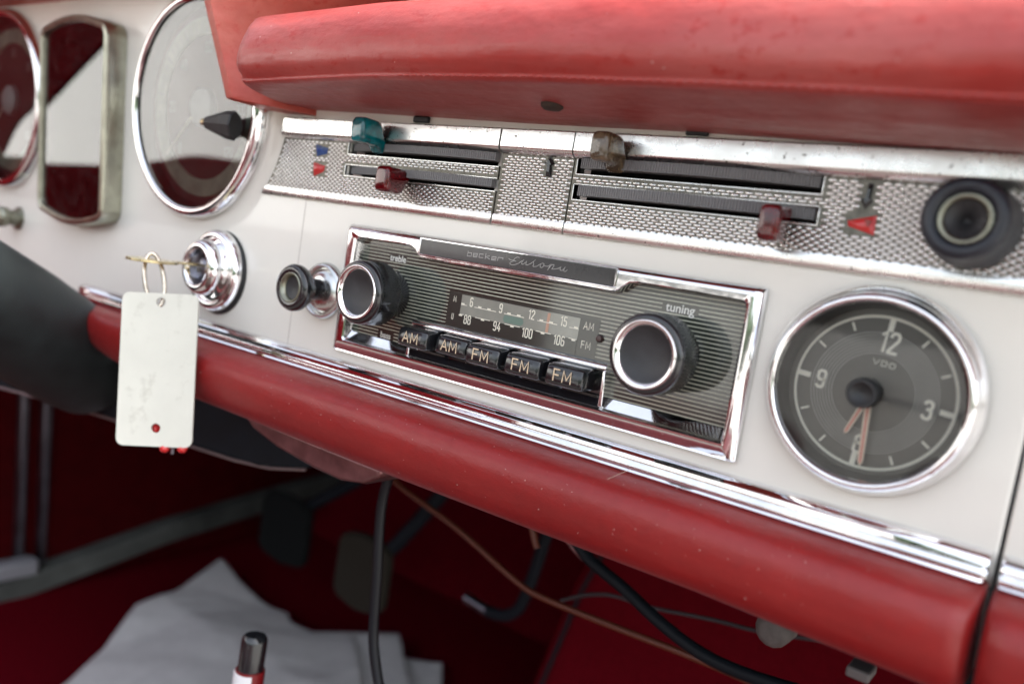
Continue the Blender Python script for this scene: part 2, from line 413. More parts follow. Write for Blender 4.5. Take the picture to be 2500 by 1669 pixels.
tag(gb, 'plain cream panel past the dark vertical gap at the right edge', 'dashboard panel')

# ================================================================= HEATER CONTROL STRIP
hp = thing('heater_control_panel', 'long chrome heater control strip with dimpled surface, slots and arrows', 'control panel', (90, 0, 25))
# field polygons: left end follows the round gauge's edge
def xend(z): return SC[0] + math.sqrt(max(0, 63.6 ** 2 - (z - SC[1]) ** 2)) + .4
FT, FB = 33.6, 11.4       # top and bottom of the dimpled field
YF = -1.0
segs3 = [('left', None, 74.4), ('mid', 75.2, 106.4), ('right', 106.9, 300.0)]
slots = {'left': [(-7.0, 74.4, 28.9, 33.6), (-7.4, 74.4, 19.9, 24.2)], 'mid': [], 'right': [(108.0, 191.2, 28.6, 33.8), (108.0, 191.4, 19.9, 24.8)]}
marks = [(-28.5, -19.3, 26.2, 32.4), (-28.5, -19.6, 17.8, 24.3), (94.2, 98.8, 26.3, 34), (201.6, 206.0, 25.0, 33), (199.2, 207.6, 18.2, 24.4)]
for nm, x0, x1 in segs3:
    zc = [FB] + sorted(sum([[a[2], a[3]] for a in slots[nm]], [])) + [FT]
    mb = MB()
    for za, zb in zip(zc, zc[1:]):
        if zb - za < .05: continue
        spans = []
        zz = (za + zb) / 2
        blk = [s for s in slots[nm] if s[2] < zz < s[3]]
        xl = [xend(za), xend(zb)] if x0 is None else [x0, x0]
        if blk:
            spans = [(xl[0], xl[1], blk[0][0], blk[0][0]), ] if blk[0][0] > xl[0] else []
            if blk[0][1] < x1 - .1: spans.append((blk[0][1], blk[0][1], x1, x1))
        else: spans = [(xl[0], xl[1], x1, x1)]
        for a, b, c, d in spans: mb.prism([(a, za), (c, za), (d, zb), (b, zb)], YF, YF + 2.2)
    # dimples
    px, pz = 2.95, .94; row = 0; z = FB + .55
    while z < FT - .3:
        x = -60 + (px / 2 if row % 2 else 0)
        while x < (x1 if nm != 'right' else 262):
            ok = x < x1 - .9 and (x > (xend(z) + 1.0 if x0 is None else x0 + .9))
            for s in slots[nm]:
                if s[0] - 1.6 < x < s[1] + 1.4 and s[2] - .95 < z < s[3] + .95: ok = False
            if z > FT - 1.6 and nm != 'left': ok = ok and True
            for m_ in marks:
                if m_[0] < x < m_[1] and m_[2] < z < m_[3]: ok = False
            if ok:
                ax, az, hh = 1.12, .50, .20; n = 8; vs = [(x, YF - hh, z)]; fs = []
                for rr, hf in ((.62, .72), (1.0, 0)):
                    for k in range(n):
                        a = 2 * math.pi * k / n; vs.append((x + ax * rr * math.cos(a), YF - hh * hf, z + az * rr * math.sin(a)))
                for k in range(n):
                    k2 = (k + 1) % n; fs += [(0, 1 + k2, 1 + k), (1 + k, 1 + k2, 1 + n + k2, 1 + n + k)]
                mb.add(vs, fs, 1)
            x += px
        z += pz; row += 1
    pl = mb.build('dimpled_plate', [M['plate'], M['chrome_worn']], hp, angle=70)
    # borders as sweeps along x
    prof_t = [(0.5, 33.2), (-1.0, 33.5), (-2.0, 34.0), (-2.9, 34.8), (-3.45, 35.6), (-3.5, 36.0), (-3.3, 41.9), (-2.4, 42.5), (0.2, 42.7)]
    prof_b = [(0.3, 11.9), (-1.35, 11.7), (-1.45, 11.3), (-1.75, 8.4), (-1.3, 7.7), (0.3, 7.5)]
    for pn, pr in (('upper_border', prof_t), ('lower_border', prof_b)):
        xa = [xend(z) if x0 is None else x0 for y, z in pr]
        loops = [[(xx, y, z) for xx, (y, z) in zip(xa, pr)]]
        for q in frange(0, 1, .2)[1:]: loops.append([(lerp(xx, x1, q), y, z) for xx, (y, z) in zip(xa, pr)])
        MB().loft(loops).build(pn, M['chrome_worn'], hp, angle=50)
    for (sa, sb, sz0, sz1) in slots[nm]:
        rim = MB()
        rim.box(sa, min(sb, x1), YF - .3, YF + 2, sz0 - .5, sz0)
        if sz1 < 30: rim.box(sa, min(sb, x1), YF - .3, YF + 2, sz1, sz1 + .45)
        rim.box(sa - .4, sa, YF - .1, YF + 5, sz0 - .5, sz1 + .2)
        if sb < x1 - 1: rim.box(sb, sb + .4, YF - .1, YF + 5, sz0 - .5, sz1 + .2)
        rim.build('slot_rim', M['chrome_worn'], hp, bevel=.15)
        MB().box(sa - .5, min(sb, x1) + .5, 9, 10, sz0 - 1, sz1 + 1).build('slot_back', M['dark'], hp)
        MB().box(sa - .5, min(sb, x1) + .3, 1.3, 9, sz1 + .2, sz1 + .6).build('slot_top', M['dark'], hp)
# ribbed sliders with translucent grips
def ribarc(xa, xb, xc, z0, z1, front, Rr=180.0, back=5.):
    mb = MB(); loops = []; x = xa; k = 0
    while x <= xb:
        d = front + Rr - math.sqrt(Rr * Rr - (x - xc) ** 2); o = .34 if (k // 2) % 2 else 0
        loops.append([(x, d + o, z0), (x, d + o, z1), (x, d + back, z1), (x, d + back, z0)])
        x += .02 if (k % 2 == 0 and False) else .24; k += 1
    return mb.loft(loops)
def grip(name, matl, xf, yf, w, dpt, z0, z1, zs0, zs1, xs_shift):
    # rounded block: front face at yf, running back to the slot level (zs0..zs1) while drifting in x
    loops = []
    for t, sc_ in ((0, .70), (.02, .86), (.06, .95), (.13, 1), (.3, 1), (.5, 1), (.62, .99), (.75, .97), (.88, .96), (1, .96)):
        y = lerp(yf, yf + dpt, t); e = smooth((t - .72) / .28)
        a0 = lerp(z0, zs0, e); a1 = lerp(z1, zs1, e); cx = xf + w / 2 + xs_shift * t; cz = (a0 + a1) / 2; hw = w / 2 * sc_; hz = (a1 - a0) / 2 * sc_
        L = []
        for k in range(28):
            a = 2 * math.pi * k / 28; c, s_ = math.cos(a), math.sin(a)
            L.append((cx + hw * math.copysign(abs(c) ** .42, c), y, cz + hz * math.copysign(abs(s_) ** .42, s_)))
        loops.append(L)
    return MB().loft(loops)
levers = [  # xa, xb, xc, z0, z1, front ; grip
    ('teal', M['teal'], (-5.5, 73.6, 42), (30.5, 33.5), -5.6, (9.8, -16.5, 7.8, 13, 32.0, 41.8, 29.6, 35.2, -.5), 'teal translucent grip'),
    ('ruby', M['ruby'], (-5.5, 73.6, 42), (21.0, 24.1), -5.6, (25.8, -15.5, 7.8, 12.5, 13.9, 23.9, 19.4, 24.0, -1), 'dark ruby translucent grip'),
    ('smoke', M['smoke'], (110.0, 190.4, 146), (30.4, 33.7), -5.6, (121.0, -16.0, 7.0, 12.5, 31.4, 40.8, 29.4, 35.5, 0), 'smoky amber translucent grip'),
    ('ruby2', M['ruby'], (110.0, 190.4, 146), (21.2, 24.7), -5.0, (179.2, -14.5, 6.4, 11.5, 12.8, 23.2, 18.8, 24.0, -1.0), 'dark ruby translucent grip hanging low')]
for nm, gm, (xa, xb, xc), (z0, z1), fr, g, lb in levers:
    lev = ribarc(xa, xb, xc, z0, z1, fr).build('ribbed_slider', M['rib'], hp, flat=True)
    go = grip(nm, gm, *g).build('grip', gm, lev, angle=60); go['label'] = lb
# enamel marks and arrows
def pyr(mb, poly, y, h, c=None):
    cx = sum(p[0] for p in poly) / len(poly) if c is None else c[0]; cz = sum(p[1] for p in poly) / len(poly) if c is None else c[1]
    n = len(poly); inner = [(lerp(a, cx, .45), lerp(b, cz, .45)) for a, b in poly]
    vs = [(a, y, b) for a, b in poly] + [(a, y - h, b) for a, b in inner]
    return mb.add(vs, [tuple(range(n, 2 * n))] + [(i, (i + 1) % n, (i + 1) % n + n, i + n) for i in range(n)])
pyr(MB(), [(-28.2, 32.0), (-26.4, 26.6), (-20.1, 28.1), (-19.9, 30.6)], YF, 1.5).build('blue_mark', M['bluedot'], hp, angle=60)
pyr(MB(), [(-27.9, 24.1), (-26.9, 18.0), (-20.8, 20.4), (-20.2, 22.9)], YF, 1.5).build('red_mark', M['reddot'], hp, angle=60)
pyr(MB(), [(199.8, 21.9), (200.2, 20.4), (207.4, 18.5), (207.3, 24.0)], YF, 1.1).build('red_mark', M['reddot'], hp, angle=60)
MB().prism([(204.4, 22.6), (205.6, 20.4), (206.6, 22.4)], YF - 1.1, YF - 1.2).build('mark_symbol', mat('worn_mark', (.30, .06, .05), .5), hp)
pyr(MB(), [(96.4, 34.2), (94.2, 31.1), (95.4, 31.3), (95.6, 26.6), (98.0, 26.6), (97.5, 31.2), (98.7, 31.0)], YF - .1, .8).build('arrow', M['black'], hp, angle=20)
pyr(MB(), [(203.5, 32.6), (204.9, 32.5), (204.7, 28.0), (205.6, 27.6), (203.8, 25.3), (202.2, 27.9), (203.2, 28.2)], YF - .1, .8).build('arrow', M['black'], hp, angle=20)

# black knob on the strip
kb = thing('rotary_control', 'large black rubber rimmed round knob on the right end of the dimpled strip', 'knob', (232, 0, 23.5))
MB().lathe([(0, -1), (10.6, -1), (11.2, 2), (10.2, 6), (9.4, 12), (9.9, 14.5), (10.0, 16.6), (9.2, 18.0), (7.6, 18.4), (6.6, 17.4), (6.2, 15.6)], 231.2, 23.6, 0, 72).build('knob_rim', mat('blue_black_rubber', (.014, .018, .026), .45, var=.2, vscale=200), kb, angle=60)
MB().lathe([(6.2, 16.6), (5.6, 16.9), (4.9, 16.2), (4.6, 15.0)], 231.2, 23.6, 0, 64).build('ring', M['nickel'], kb, angle=80)
MB().lathe([(4.9, 15.6), (3.6, 14.6), (1.6, 13.8), (1.2, 12), (0, 11.5)], 231.2, 23.6, 0, 48).build('dished_centre', M['cap'], kb, angle=80)
# clips above the strip
for (xa, xb, zz) in ((28.2, 36.4, 43.2), (146.0, 153.6, 43.2)):
    c = MB().box(xa, xb, -1.6, 0, zz, zz + 2.4).build('mounting_clip', M['black_matte'], None, bevel=.5)
    tag(c, 'small black clip above the teal grip, under the upper pad' if xa < 100 else 'small black clip above the smoky grip, under the upper pad', 'clip')

# ================================================================= RADIO
ra = thing('car_radio', 'chrome framed car radio with push buttons, striped dial face and two large knobs', 'car radio', (91, 0, -26))
ox0, ox1, oz0, oz1 = 0.8, 181.2, -53.2, 0.2
def outer_at(px, pz, side, ins):
    x = min(max(px, ox0 + ins), ox1 - ins); z = min(max(pz, oz0 + ins), oz1 - ins)
    if side == 't': z = oz1 - ins * .8
    if side == 'b': z = oz0 + ins * .75
    if side == 'l': x = ox0 + ins
    if side == 'r': x = ox1 - ins
    return x, z
iL, iR, iT, iB = 8.6, 176.6, -5.0, -47.6
inner = []   # (x, z, side, inward dx, dz)
def corner(cx, cz, r, a0, a1, sides, n=4):
    for i, (x, z) in enumerate(arc(cx, cz, r, a0, a1, n)): inner.append((x, z, sides[0] if i < n / 2 else (sides[1] if i > n / 2 else 'c')))
corner(iL + 2, iT - 2, 2, 180, 90, 'lt')
for x, z in ((20, -4.9), (32, -4.7), (36, -4.7), (39.5, -5.0), (42.0, -6.2), (43.6, -8.2), (45.5, -9.0), (60, -9.0), (75, -9.0), (90, -9.0), (105, -9.0), (120, -9.0), (131.0, -9.0), (133.0, -8.3), (135.0, -6.6), (137.0, -5.2), (140.5, -4.7), (150, -4.7), (162, -4.8)): inner.append((x, z, 't'))
corner(iR - 2, iT - 2, 2, 90, 0, 'tr')
for z in (-15, -25, -35): inner.append((iR, z, 'r'))
corner(iR - 1.5, iB + 1.5, 1.5, 0, -90, 'rb')
for x in (165, 150, 134.5, 120, 105, 90, 75, 60, 45.5, 30, 20): inner.append((x, iB, 'b'))
corner(iL + 1.5, iB + 1.5, 1.5, -90, -180, 'bl')
for z in (-35, -25, -15): inner.append((iL, z, 'l'))
def oloop(ins, y, rad, zb=None, yb=None):
    L = []
    for x, z, s in inner:
        if s == 'c':
            X = ox0 + ins if x < 90 else ox1 - ins; Z = oz1 - ins * .8 if z > -26 else oz0 + ins * .75
            X += (rad * .3 if x < 90 else -rad * .3); Z += (-rad * .3 if z > -26 else rad * .3); L.append((X, y if (z > -26 or yb is None) else (y + yb) / 2, Z if (z > -26 or zb is None) else zb + rad * .2)); continue
        X, Z = outer_at(x, z, s, ins)
        # corner points of the inner outline stay a little away from the outer corner
        if s in 'tb' and x < iL + 2.2: X = ox0 + ins + rad
        if s in 'tb' and x > iR - 2.2: X = ox1 - ins - rad
        if s in 'lr' and z > iT - 2.2: Z = oz1 - ins * .8 - rad
        if s in 'lr' and z < iB + 1.7: Z = oz0 + ins * .75 + rad
        yy = y
        if zb is not None and (s == 'b' or (z < iB + 1.7)):
            Z = zb + (rad * .5 if s in 'lr' else 0); yy = yb if s == 'b' else (y + yb) / 2
        L.append((X, yy, Z))
    return L
def iloop(dx, dzt, dzb, y, yb=None):
    L = []
    for x, z, s in inner:
        X, Z = x, z
        if x < 12: X += dx
        if x > 172: X -= dx
        if z > -12: Z -= dzt
        if z < -44: Z += dzb
        L.append((X, yb if (yb is not None and z < -44) else y, Z))
    return L
loops = [oloop(0, .5, 1.4), oloop(0, -1.2, 1.4, -53.3, -1.7), oloop(.8, -2.6, 1.3, -53.0, -2.3), oloop(2.0, -3.6, 1.2, -52.5, -2.2), oloop(3.0, -4.0, 1.0, -50.4, -3.3), oloop(3.7, -4.0, .8, -49.0, -4.0),
         iloop(-.9, -.5, -.7, -4.0), iloop(-.3, -.15, -.2, -3.7, -3.5), iloop(0, 0, .2, -3.1, -2.4), iloop(.35, .35, 3.5, .6, -.35)]
# front tapers: left side front edge sits 3 mm in from the base
MB().loft(loops, caps=False).build('frame', M['chrome'], ra, angle=32)
MB().box(6, 178, .35, 1.2, -45.5, -3).build('faceplate', M['face'], ra)
# printed stripes, interrupted round the words and the dial
z = -5.9; st = MB(); k = 0
while z > -44.2:
    segs = [(8.0, 175.4)]
    if z < -19.2: segs = [(8.0, 58.8), (126.6, 175.4)] if z > -33 else [(8, 46), (133, 175.4)]
    def cut(segs, a, b):
        o = []
        for s0, s1 in segs:
            if b <= s0 or a >= s1: o.append((s0, s1)); continue
            if a > s0: o.append((s0, a))
            if b < s1: o.append((b, s1))
        return o
    if -12.6 < z < -8.9: segs = cut(segs, 24.6, 34.2)
    if -44.4 < z < -40.8: segs = cut(segs, 23.8, 33.0)
    if -12.4 < z < -8.9: segs = cut(segs, 147.8, 160.6)
    for a, b in segs: st.box(a, b, .35, .28, z - .17, z + .17)
    z -= 1.35
st.build('stripes', M['stripe'], ra, flat=True)
fonttext('lettering', 'treble', 29.4, -10.9, 3.7, .26, M['silver'], ra, 1.0, .00006)['label'] = 'word treble'
fonttext('lettering', 'bass', 28.4, -42.5, 3.5, .26, M['silver'], ra, 1.0, .00006)['label'] = 'word bass'
fonttext('lettering', 'tuning', 154.2, -10.7, 4.0, .26, M['silver'], ra, 1.0, .00006)['label'] = 'word tuning'
dw = MB().box(59, 126.6, .35, .22, -34, -19.5).build('dial_panel', M['dialdark'], ra)
MB().box(65.4, 118.6, .22, .14, -31.2, -19.8).build('dial_window', M['window'], dw)
MB().box(65.4, 118.6, .14, .10, -34.0, -27.3).build('lower_scale_ground', M['dialdark'], dw)
sc = MB()
for t_, x in (('6', 70.4), ('9', 84.4), ('12', 98.3), ('15', 112.1)): strokes(sc, t_, x, -22.0, 3.1, .08, .42, .82)
for t_, x in (('88', 69.6), ('94', 83.8), ('100', 97.6), ('106', 111.4)): strokes(sc, t_, x, -28.8, 3.1, .08, .42, .82)
ends = [66, 68.6, 72.6, 81.6, 86.4, 94.6, 101.4, 109.2, 115.0, 118.4]
for a, b in ((65.6, 68.4), (72.2, 82.4), (86.2, 95.2), (101.2, 109.6), (114.8, 118.4)): sc.ribbon([(a, -23.6), (b, -23.6)], .26, .08)
for a in (66.4, 74.6, 79.0, 88.4, 92.8, 102.8, 107.0, 117.4): sc.box(a - .8, a + .8, .08, .05, -23.5, -22.95)
for a, b in ((65.6, 67.4), (73.2, 80.2), (87.2, 94.0), (101.2, 107.6), (115.2, 118.4)): sc.ribbon([(a, -27.3), (b, -27.3)], .26, .08)
for a in (66.0, 76.8, 90.6, 104.2, 117.2): sc.box(a - .8, a + .8, .08, .05, -27.95, -27.4)
sc.build('scale_lettering', M['ink'], dw, flat=True)
lt = MB()
strokes(lt, 'M', 62.1, -22.0, 2.1, .2, .23, .75); strokes(lt, 'U', 62.1, -28.7, 2.1, .2, .23, .75)
lt.build('band_lettering', M['ink'], dw, flat=True); lt = MB()
strokes(lt, 'AM', 122.4, -21.9, 2.5, .2, .27, .95); strokes(lt, 'FM', 122.4, -28.5, 2.5, .2, .27, .95)
lt.build('band_lettering', M['ink'], dw, flat=True)
MB().box(105.1, 106.3, .1, .06, -27.0, -20.2).build('pointer', M['orange'], dw)
MB().prism(arc(87.4, -25.4, 1.35, 90, 270, 8) + arc(93.9, -25.4, 1.35, -90, 90, 8), .1, .06).build('station_marker', M['green'], dw)
MB().lathe([(0, 1.4), (1.0, 1.3), (1.35, .6), (1.4, -.2)], 127.4, -25.2, .3, 24).build('indicator', mat('dark_red_lens', (.045, .02, .02), .3, coat=.4), ra)
# name plate
np_ = MB().box(44.6, 131.6, -3.6, -4.25, -7.2, -1.5).build('name_plate', mat('name_plate_black', (.022, .022, .024), .30, coat=.5, var=.4, vscale=60), ra, bevel=.15)
MB().box(44.0, 132.2, -3.4, -4.45, -1.5, -1.0).box(44.0, 132.2, -3.4, -4.5, -7.8, -7.2).box(44.0, 44.6, -3.4, -4.45, -7.2, -1.5).box(131.6, 132.2, -3.4, -4.45, -7.2, -1.5).build('plate_rim', M['chrome_clean'], np_, bevel=.18)
EUROPA = [[(92.27, -2.77), (91.43, -2.64), (90.57, -2.99), (89.96, -3.73), (90.21, -4.16), (90.92, -4.2)], [(87.65, -3.69), (88.42, -4.02), (90.05, -3.94)], [(90.21, -4.16), (89.21, -4.42), (88.49, -4.95), (88.47, -5.42), (89.1, -5.68), (90.14, -5.58), (91.24, -5.24), (92.51, -4.61), (93.49, -3.73), (94.42, -3.15), (93.68, -4.08), (93.58, -4.74), (94.18, -4.85), (94.98, -4.28), (95.64, -3.54), (95.47, -4.4), (95.44, -4.87), (96.13, -4.87), (97.47, -4.13), (98.54, -3.25), (99.31, -2.6), (98.54, -3.25), (98.58, -3.71), (98.84, -4.23), (98.51, -4.82), (98.89, -5.05), (100.08, -4.79), (101.07, -4.11), (102.06, -3.43), (101.54, -4.23), (101.67, -4.86), (102.35, -4.94), (103.01, -4.31), (103.07, -3.48), (102.27, -3.37)], [(103.05, -3.94), (103.76, -4.21), (104.86, -4.15), (105.99, -3.18), (105.5, -4.06), (104.99, -5.4)], [(105.39, -4.62), (106.25, -3.42), (107.2, -3.2), (107.21, -3.83), (106.71, -4.62), (106.55, -4.92), (108.02, -4.63), (109.45, -4.16), (110.19, -3.52), (109.89, -4.19), (110.12, -4.79), (110.87, -4.77), (111.57, -3.96), (111.97, -3.28), (111.53, -4.32), (111.53, -4.86), (112.09, -4.97), (112.92, -4.31)]]
BECKER = [[(68.62, -3.39), (68.46, -5.16), (70.34, -5.06), (70.36, -3.85), (68.55, -3.94)], [(71.3, -4.55), (73.1, -4.45), (73.15, -3.75), (71.3, -3.87), (71.3, -5.08), (73.2, -5.01)], [(75.93, -3.63), (74.14, -3.7), (74.09, -4.98), (76.0, -4.87)], [(77.09, -3.16), (77.04, -5.12)], [(78.8, -3.84), (77.17, -4.35), (79.12, -4.95)], [(80.07, -4.6), (81.91, -4.5), (81.95, -3.82), (80.04, -3.97), (80.02, -5.12), (82.07, -5.04)], [(82.79, -5.04), (82.87, -3.85), (85.06, -3.76), (85.04, -4.27)]]
mb = MB()
for s_ in EUROPA: mb.ribbon(s_, .16, -4.25)
for s_ in BECKER: mb.ribbon(s_, .22, -4.25)
mb.build('brand_lettering', mat('faint_silver', (.42, .42, .40), .35), np_, flat=True)
# button bay
MB().add([(45.2, -3.0, -47.3), (132.6, -3.0, -47.3), (132.6, .3, -43.6), (45.2, .3, -43.6), (45.2, .3, -35.4), (132.6, .3, -35.4), (45.2, .9, -35.4), (132.6, .9, -35.4), (45.2, -2.7, -47.55), (132.6, -2.7, -47.55), (132.6, .9, -43.6), (45.2, .9, -43.6)],
         [(0, 1, 2, 3), (3, 2, 5, 4), (8, 9, 10, 11), (11, 10, 7, 6), (0, 1, 9, 8), (4, 5, 7, 6), (0, 3, 11, 8), (1, 2, 10, 9), (3, 4, 6, 11), (2, 5, 7, 10)]).build('button_bay', mat('bay_black', (.010, .010, .013), .16, coat=.8, dirt=((.25, .23, .2), 500, .70, .75)), ra, flat=True)
loops = [[(x, y, z) for y, z in [(.3, -32.7), (-2.0, -32.8), (-3.0, -33.6), (-3.3, -34.5), (-2.9, -35.2), (.3, -35.5)]] for x in (45.0, 133.4)]
MB().loft(loops).build('trim_bar', M['chrome_clean'], ra, angle=50)
MB().prism([(132.5, -35.2), (133.7, -35.2), (134.2, -47.2), (132.7, -47.2)], .3, -3.5).build('trim_post', M['chrome'], ra, bevel=.3)
MB().prism([(44.2, -44), (45.4, -44), (45.4, -47.4), (44.0, -47.4)], .3, -3.3).build('trim_post', M['chrome'], ra, bevel=.3)
btn = [(44.7, -10.2, 'AM'), (61.7, -7.2, 'AM'), (79.1, -10.2, 'FM'), (96.9, -10.2, 'FM'), (114.4, -10.2, 'FM')]
for bx, by, tx in btn:
    x0, x1 = bx, bx + 14.9; n = 9; loops = []
    sec = [(by + 5.0 * 0 + .9, -42.9), (by, -42.1), (by - .1, -40.5), (by + .1, -38.4), (by + .5, -36.7), (by + 1.3, -35.9), (by + 3.0, -35.55), (1.2 + by * 0, -34.9 if by < -9 else -35.2), (1.2, -42.9)]
    for i, x in enumerate([x0, x0 + .25, x0 + .9, x0 + 3, x1 - 3, x1 - .9, x1 - .25, x1]):
        e = [1.1, .45, .1, 0, 0, .1, .45, 1.1][i]; cz = -39.3
        loops.append([(x, y + (e if y < -3 else 0), cz + (z - cz) * (1 - e * .16)) for y, z in sec])
    b = MB().loft(loops).build('push_button', M['black'], ra, angle=50); b['label'] = 'button marked ' + tx
    l_ = MB(); strokes(l_, tx, bx + 7.3, -39.2, 3.8, by - .14, .46, 1.2, 0, .14)
    l_.build('lettering', M['goldink'], b, flat=True)
# big knobs
def radio_knob(cx, cz, lab):
    kn = MB().lathe([(9.3, -.2), (9.5, .6), (9.3, 6.0), (10.2, 6.6), (12.2, 7.2), (12.6, 8.0), (12.6, 15.5), (12.5, 16.6)], cx, cz, 0, 150, knurl=((4, 5, 6), -.32)).lathe([(12.2, 16.4), (12.6, 17.0), (12.5, 18.2), (11.9, 19.2), (11.0, 19.7), (10.4, 19.6)], cx, cz, 0, 96).build('knob', M['black'], ra, angle=45)
    kn['label'] = lab
    MB().lathe([(10.6, 19.3), (10.45, 20.0), (10.1, 20.2), (8.9, 19.4), (8.5, 18.6)], cx, cz, 0, 96).build('ring', M['chrome_clean'], kn, angle=70)
    MB().lathe([(8.7, 18.9), (7.5, 18.2), (5, 17.5), (2.5, 17.2), (0.01, 17.1)], cx, cz, 0, 72).build('cap', M['cap'], kn, angle=80)
radio_knob(29.0, -25.6, 'left knob by treble and bass')
radio_knob(154.3, -25.2, 'right knob under tuning')

# ================================================================= PULL KNOB beside the radio
pk = thing('pull_knob', 'small black pull knob on a chrome base between ignition lock and radio', 'knob', (-11, 0, -30))
MB().lathe([(12.4, -.3), (12.3, 1.2), (11.6, 2.6), (10.6, 3.0), (9.9, 2.4), (9.4, 1.4), (8.6, 2.2), (7.2, 3.4), (4, 3.8), (0.01, 3.8)], -11, -30.2, 0, 72).build('escutcheon', chrome('dull_chrome', (.62, .63, .62), .2, .7, 700, .1), pk, angle=50)
MB().lathe([(4.6, 3), (4.5, 8), (4.9, 11), (7.0, 12.6), (8.9, 13.4), (9.8, 15.2), (9.9, 17.2), (9.1, 18.7), (7.6, 19.2), (6.4, 18.8)], -11, -29.8, 0, 72).build('knob', M['black'], pk, angle=60)
MB().lathe([(6.5, 18.6), (6.2, 19.1), (5.8, 19.1), (4.7, 17.4), (4.6, 16.8)], -11, -29.8, 0, 64).build('ring', M['nickel'], pk, angle=80)
MB().lathe([(4.9, 17.2), (3, 16.6), (0.01, 16.4)], -11, -29.8, 0, 48).build('cap', M['cap'], pk, angle=80)

# ================================================================= CLOCK
CK = (214.3, 0, -24.2)
ck = thing('dashboard_clock', 'round chrome rimmed clock with numerals and two hands, right of the radio', 'clock', CK, rot=(0, R(4.5), 0))
MB().lathe([(29.0, -.4), (29.1, .8), (28.6, 2.6), (27.4, 4.2)], 0, .9, 0, 128).build('outer_rim', M['chrome_clean'], ck, angle=60, local=True)
MB().lathe([(27.5, 4.0), (27.0, 5.2), (26.2, 6.2), (25.5, 6.6), (24.9, 6.3), (24.4, 5.4), (24.2, 4.6)], 0, .6, 0, 128).build('bezel', M['chrome_clean'], ck, angle=60, local=True)
MB().lathe([(24.8, 5.2), (24.0, 4.0), (23.6, 1.0), (23.4, -3.6)], 0, .3, 0, 96).build('inner_wall', mat('clock_wall', (.06, .055, .05), .5), ck, local=True)
MB().lathe([(24.2, -3.5), (0.01, -3.5)], 0, .2, 0, 96).build('dial', M['clockface'], ck, local=True)
rr_ = MB().lathe([(21.7, -3.4), (21.7, -3.3), (20.95, -3.3), (20.95, -3.4)], 0, 0, 0, 128)
for k in range(12):
    a = R(90 - 30 * k); ca, sa = math.cos(a), math.sin(a)
    r0, r1, w_ = (18.0, 21.2, 1.5) if k % 3 == 0 else (18.1, 20.2, .6)
    rr_.ribbon([(r0 * ca, r0 * sa), (r1 * ca, r1 * sa)], w_, 3.4, .08)
rr_.build('minute_track', M['clockink'], ck, flat=True, local=True)
gr = MB()
for q in range(8):
    r_ = 11.2 + q * .82; gr.lathe([(r_, -3.45), (r_, -3.4), (r_ - .2, -3.4), (r_ - .2, -3.45)], 0, 0, 0, 96)
gr.build('groove_rings', M['groove'], ck, flat=True, local=True)
nm_ = MB(); strokes(nm_, '12', .6, 14.6, 5.5, 3.38, .82, .86, 0, .10); strokes(nm_, '3', 14.6, -.4, 4.7, 3.38, .82, .92); strokes(nm_, '9', -14.4, -.2, 4.7, 3.38, .82, .92); strokes(nm_, '6', .2, -15.0, 4.7, 3.38, .82, .92)
nm_.build('numerals', M['clockink'], ck, flat=True, local=True)
vb = MB(); strokes(vb, 'VDO', .8, 8.6, 1.35, 3.38, .22, 2.0, R(-1), .2); vb.build('brand_lettering', M['clockink'], ck, flat=True, local=True)
def handp(name, ang, ln, w0, w1, y):
    a = R(ang); d = Vector((math.cos(a), math.sin(a))); n = Vector((-d.y, d.x))
    q = [d * 2 - n * w0 / 2, d * ln * .93 - n * w1 / 2, d * ln, d * ln * .93 + n * w1 / 2, d * 2 + n * w0 / 2]
    h = MB().prism([tuple(p) for p in q], y, y - .25).build(name, M['hand'], ck, flat=True, local=True)
    q = [d * 3 - n * .18, d * ln * .95 - n * .18, d * ln * .95 + n * .18, d * 3 + n * .18]
    MB().prism([tuple(p) for p in q], y - .25, y - .3).build('centre_line', M['handline'], h, flat=True, local=True)
handp('hour_hand', 254 - 4.5 * -1 - 4.5, 13.6, 1.7, 1.3, 1.6)
handp('minute_hand', 273 + 4.5, 20.6, 1.9, 1.5, .8)
MB().lathe([(24.4, 4.7), (0.01, 4.9)], 0, .5, 0, 96).build('glass', M['glass2'], ck, local=True)
MB().lathe([(2.6, -3), (2.6, 4.6), (4.0, 5.2), (4.2, 6.0), (4.2, 9.0), (3.8, 9.8), (3.0, 9.8), (2.2, 9.0), (0.01, 8.6)], 0, .3, 0, 40, knurl=((2, 3, 4), -.35))  .build('setting_knob', M['black_matte'], ck, angle=45, local=True)

# ================================================================= IGNITION LOCK, KEY, RING, TAG
ig = thing('ignition_lock', 'stepped round chrome ignition lock with a black base ring, key inserted', 'ignition lock', (-88, 0, -32))
MB().lathe([(20.3, -.3), (20.3, 1.0), (19.0, 1.6), (15, 1.8)], -86.6, -32.6, 0, 96).build('base_ring', M['black_matte'], ig, angle=50)
MB().lathe([(19.8, 1.2), (19.6, 3.6), (18.4, 5.2), (16.8, 5.8), (15.2, 5.2), (14.4, 3.6)], -87.8, -32.0, 0, 96).build('outer_ring', M['chrome_clean'], ig, angle=60)
MB().lathe([(14.6, 3.4), (14.2, 5.2), (13.2, 7.0), (13.6, 8.4), (13.4, 10.6), (12.2, 12.6), (10.4, 13.6), (8.8, 13.4), (8.2, 12.2), (7.8, 7.0)], -87.6, -31.0, 0, 96).build('collar', M['chrome_clean'], ig, angle=60)
MB().lathe([(8.0, 6.4), (6.4, 6.6), (4.8, 7.8), (4.6, 9.6), (4.0, 10.4), (0.01, 10.4)], -87.4, -31.0, 0, 48).box(-88.0, -86.8, -13.4, -8, -39.6, -36.4).build('barrel', M['steel'], ig, angle=60)
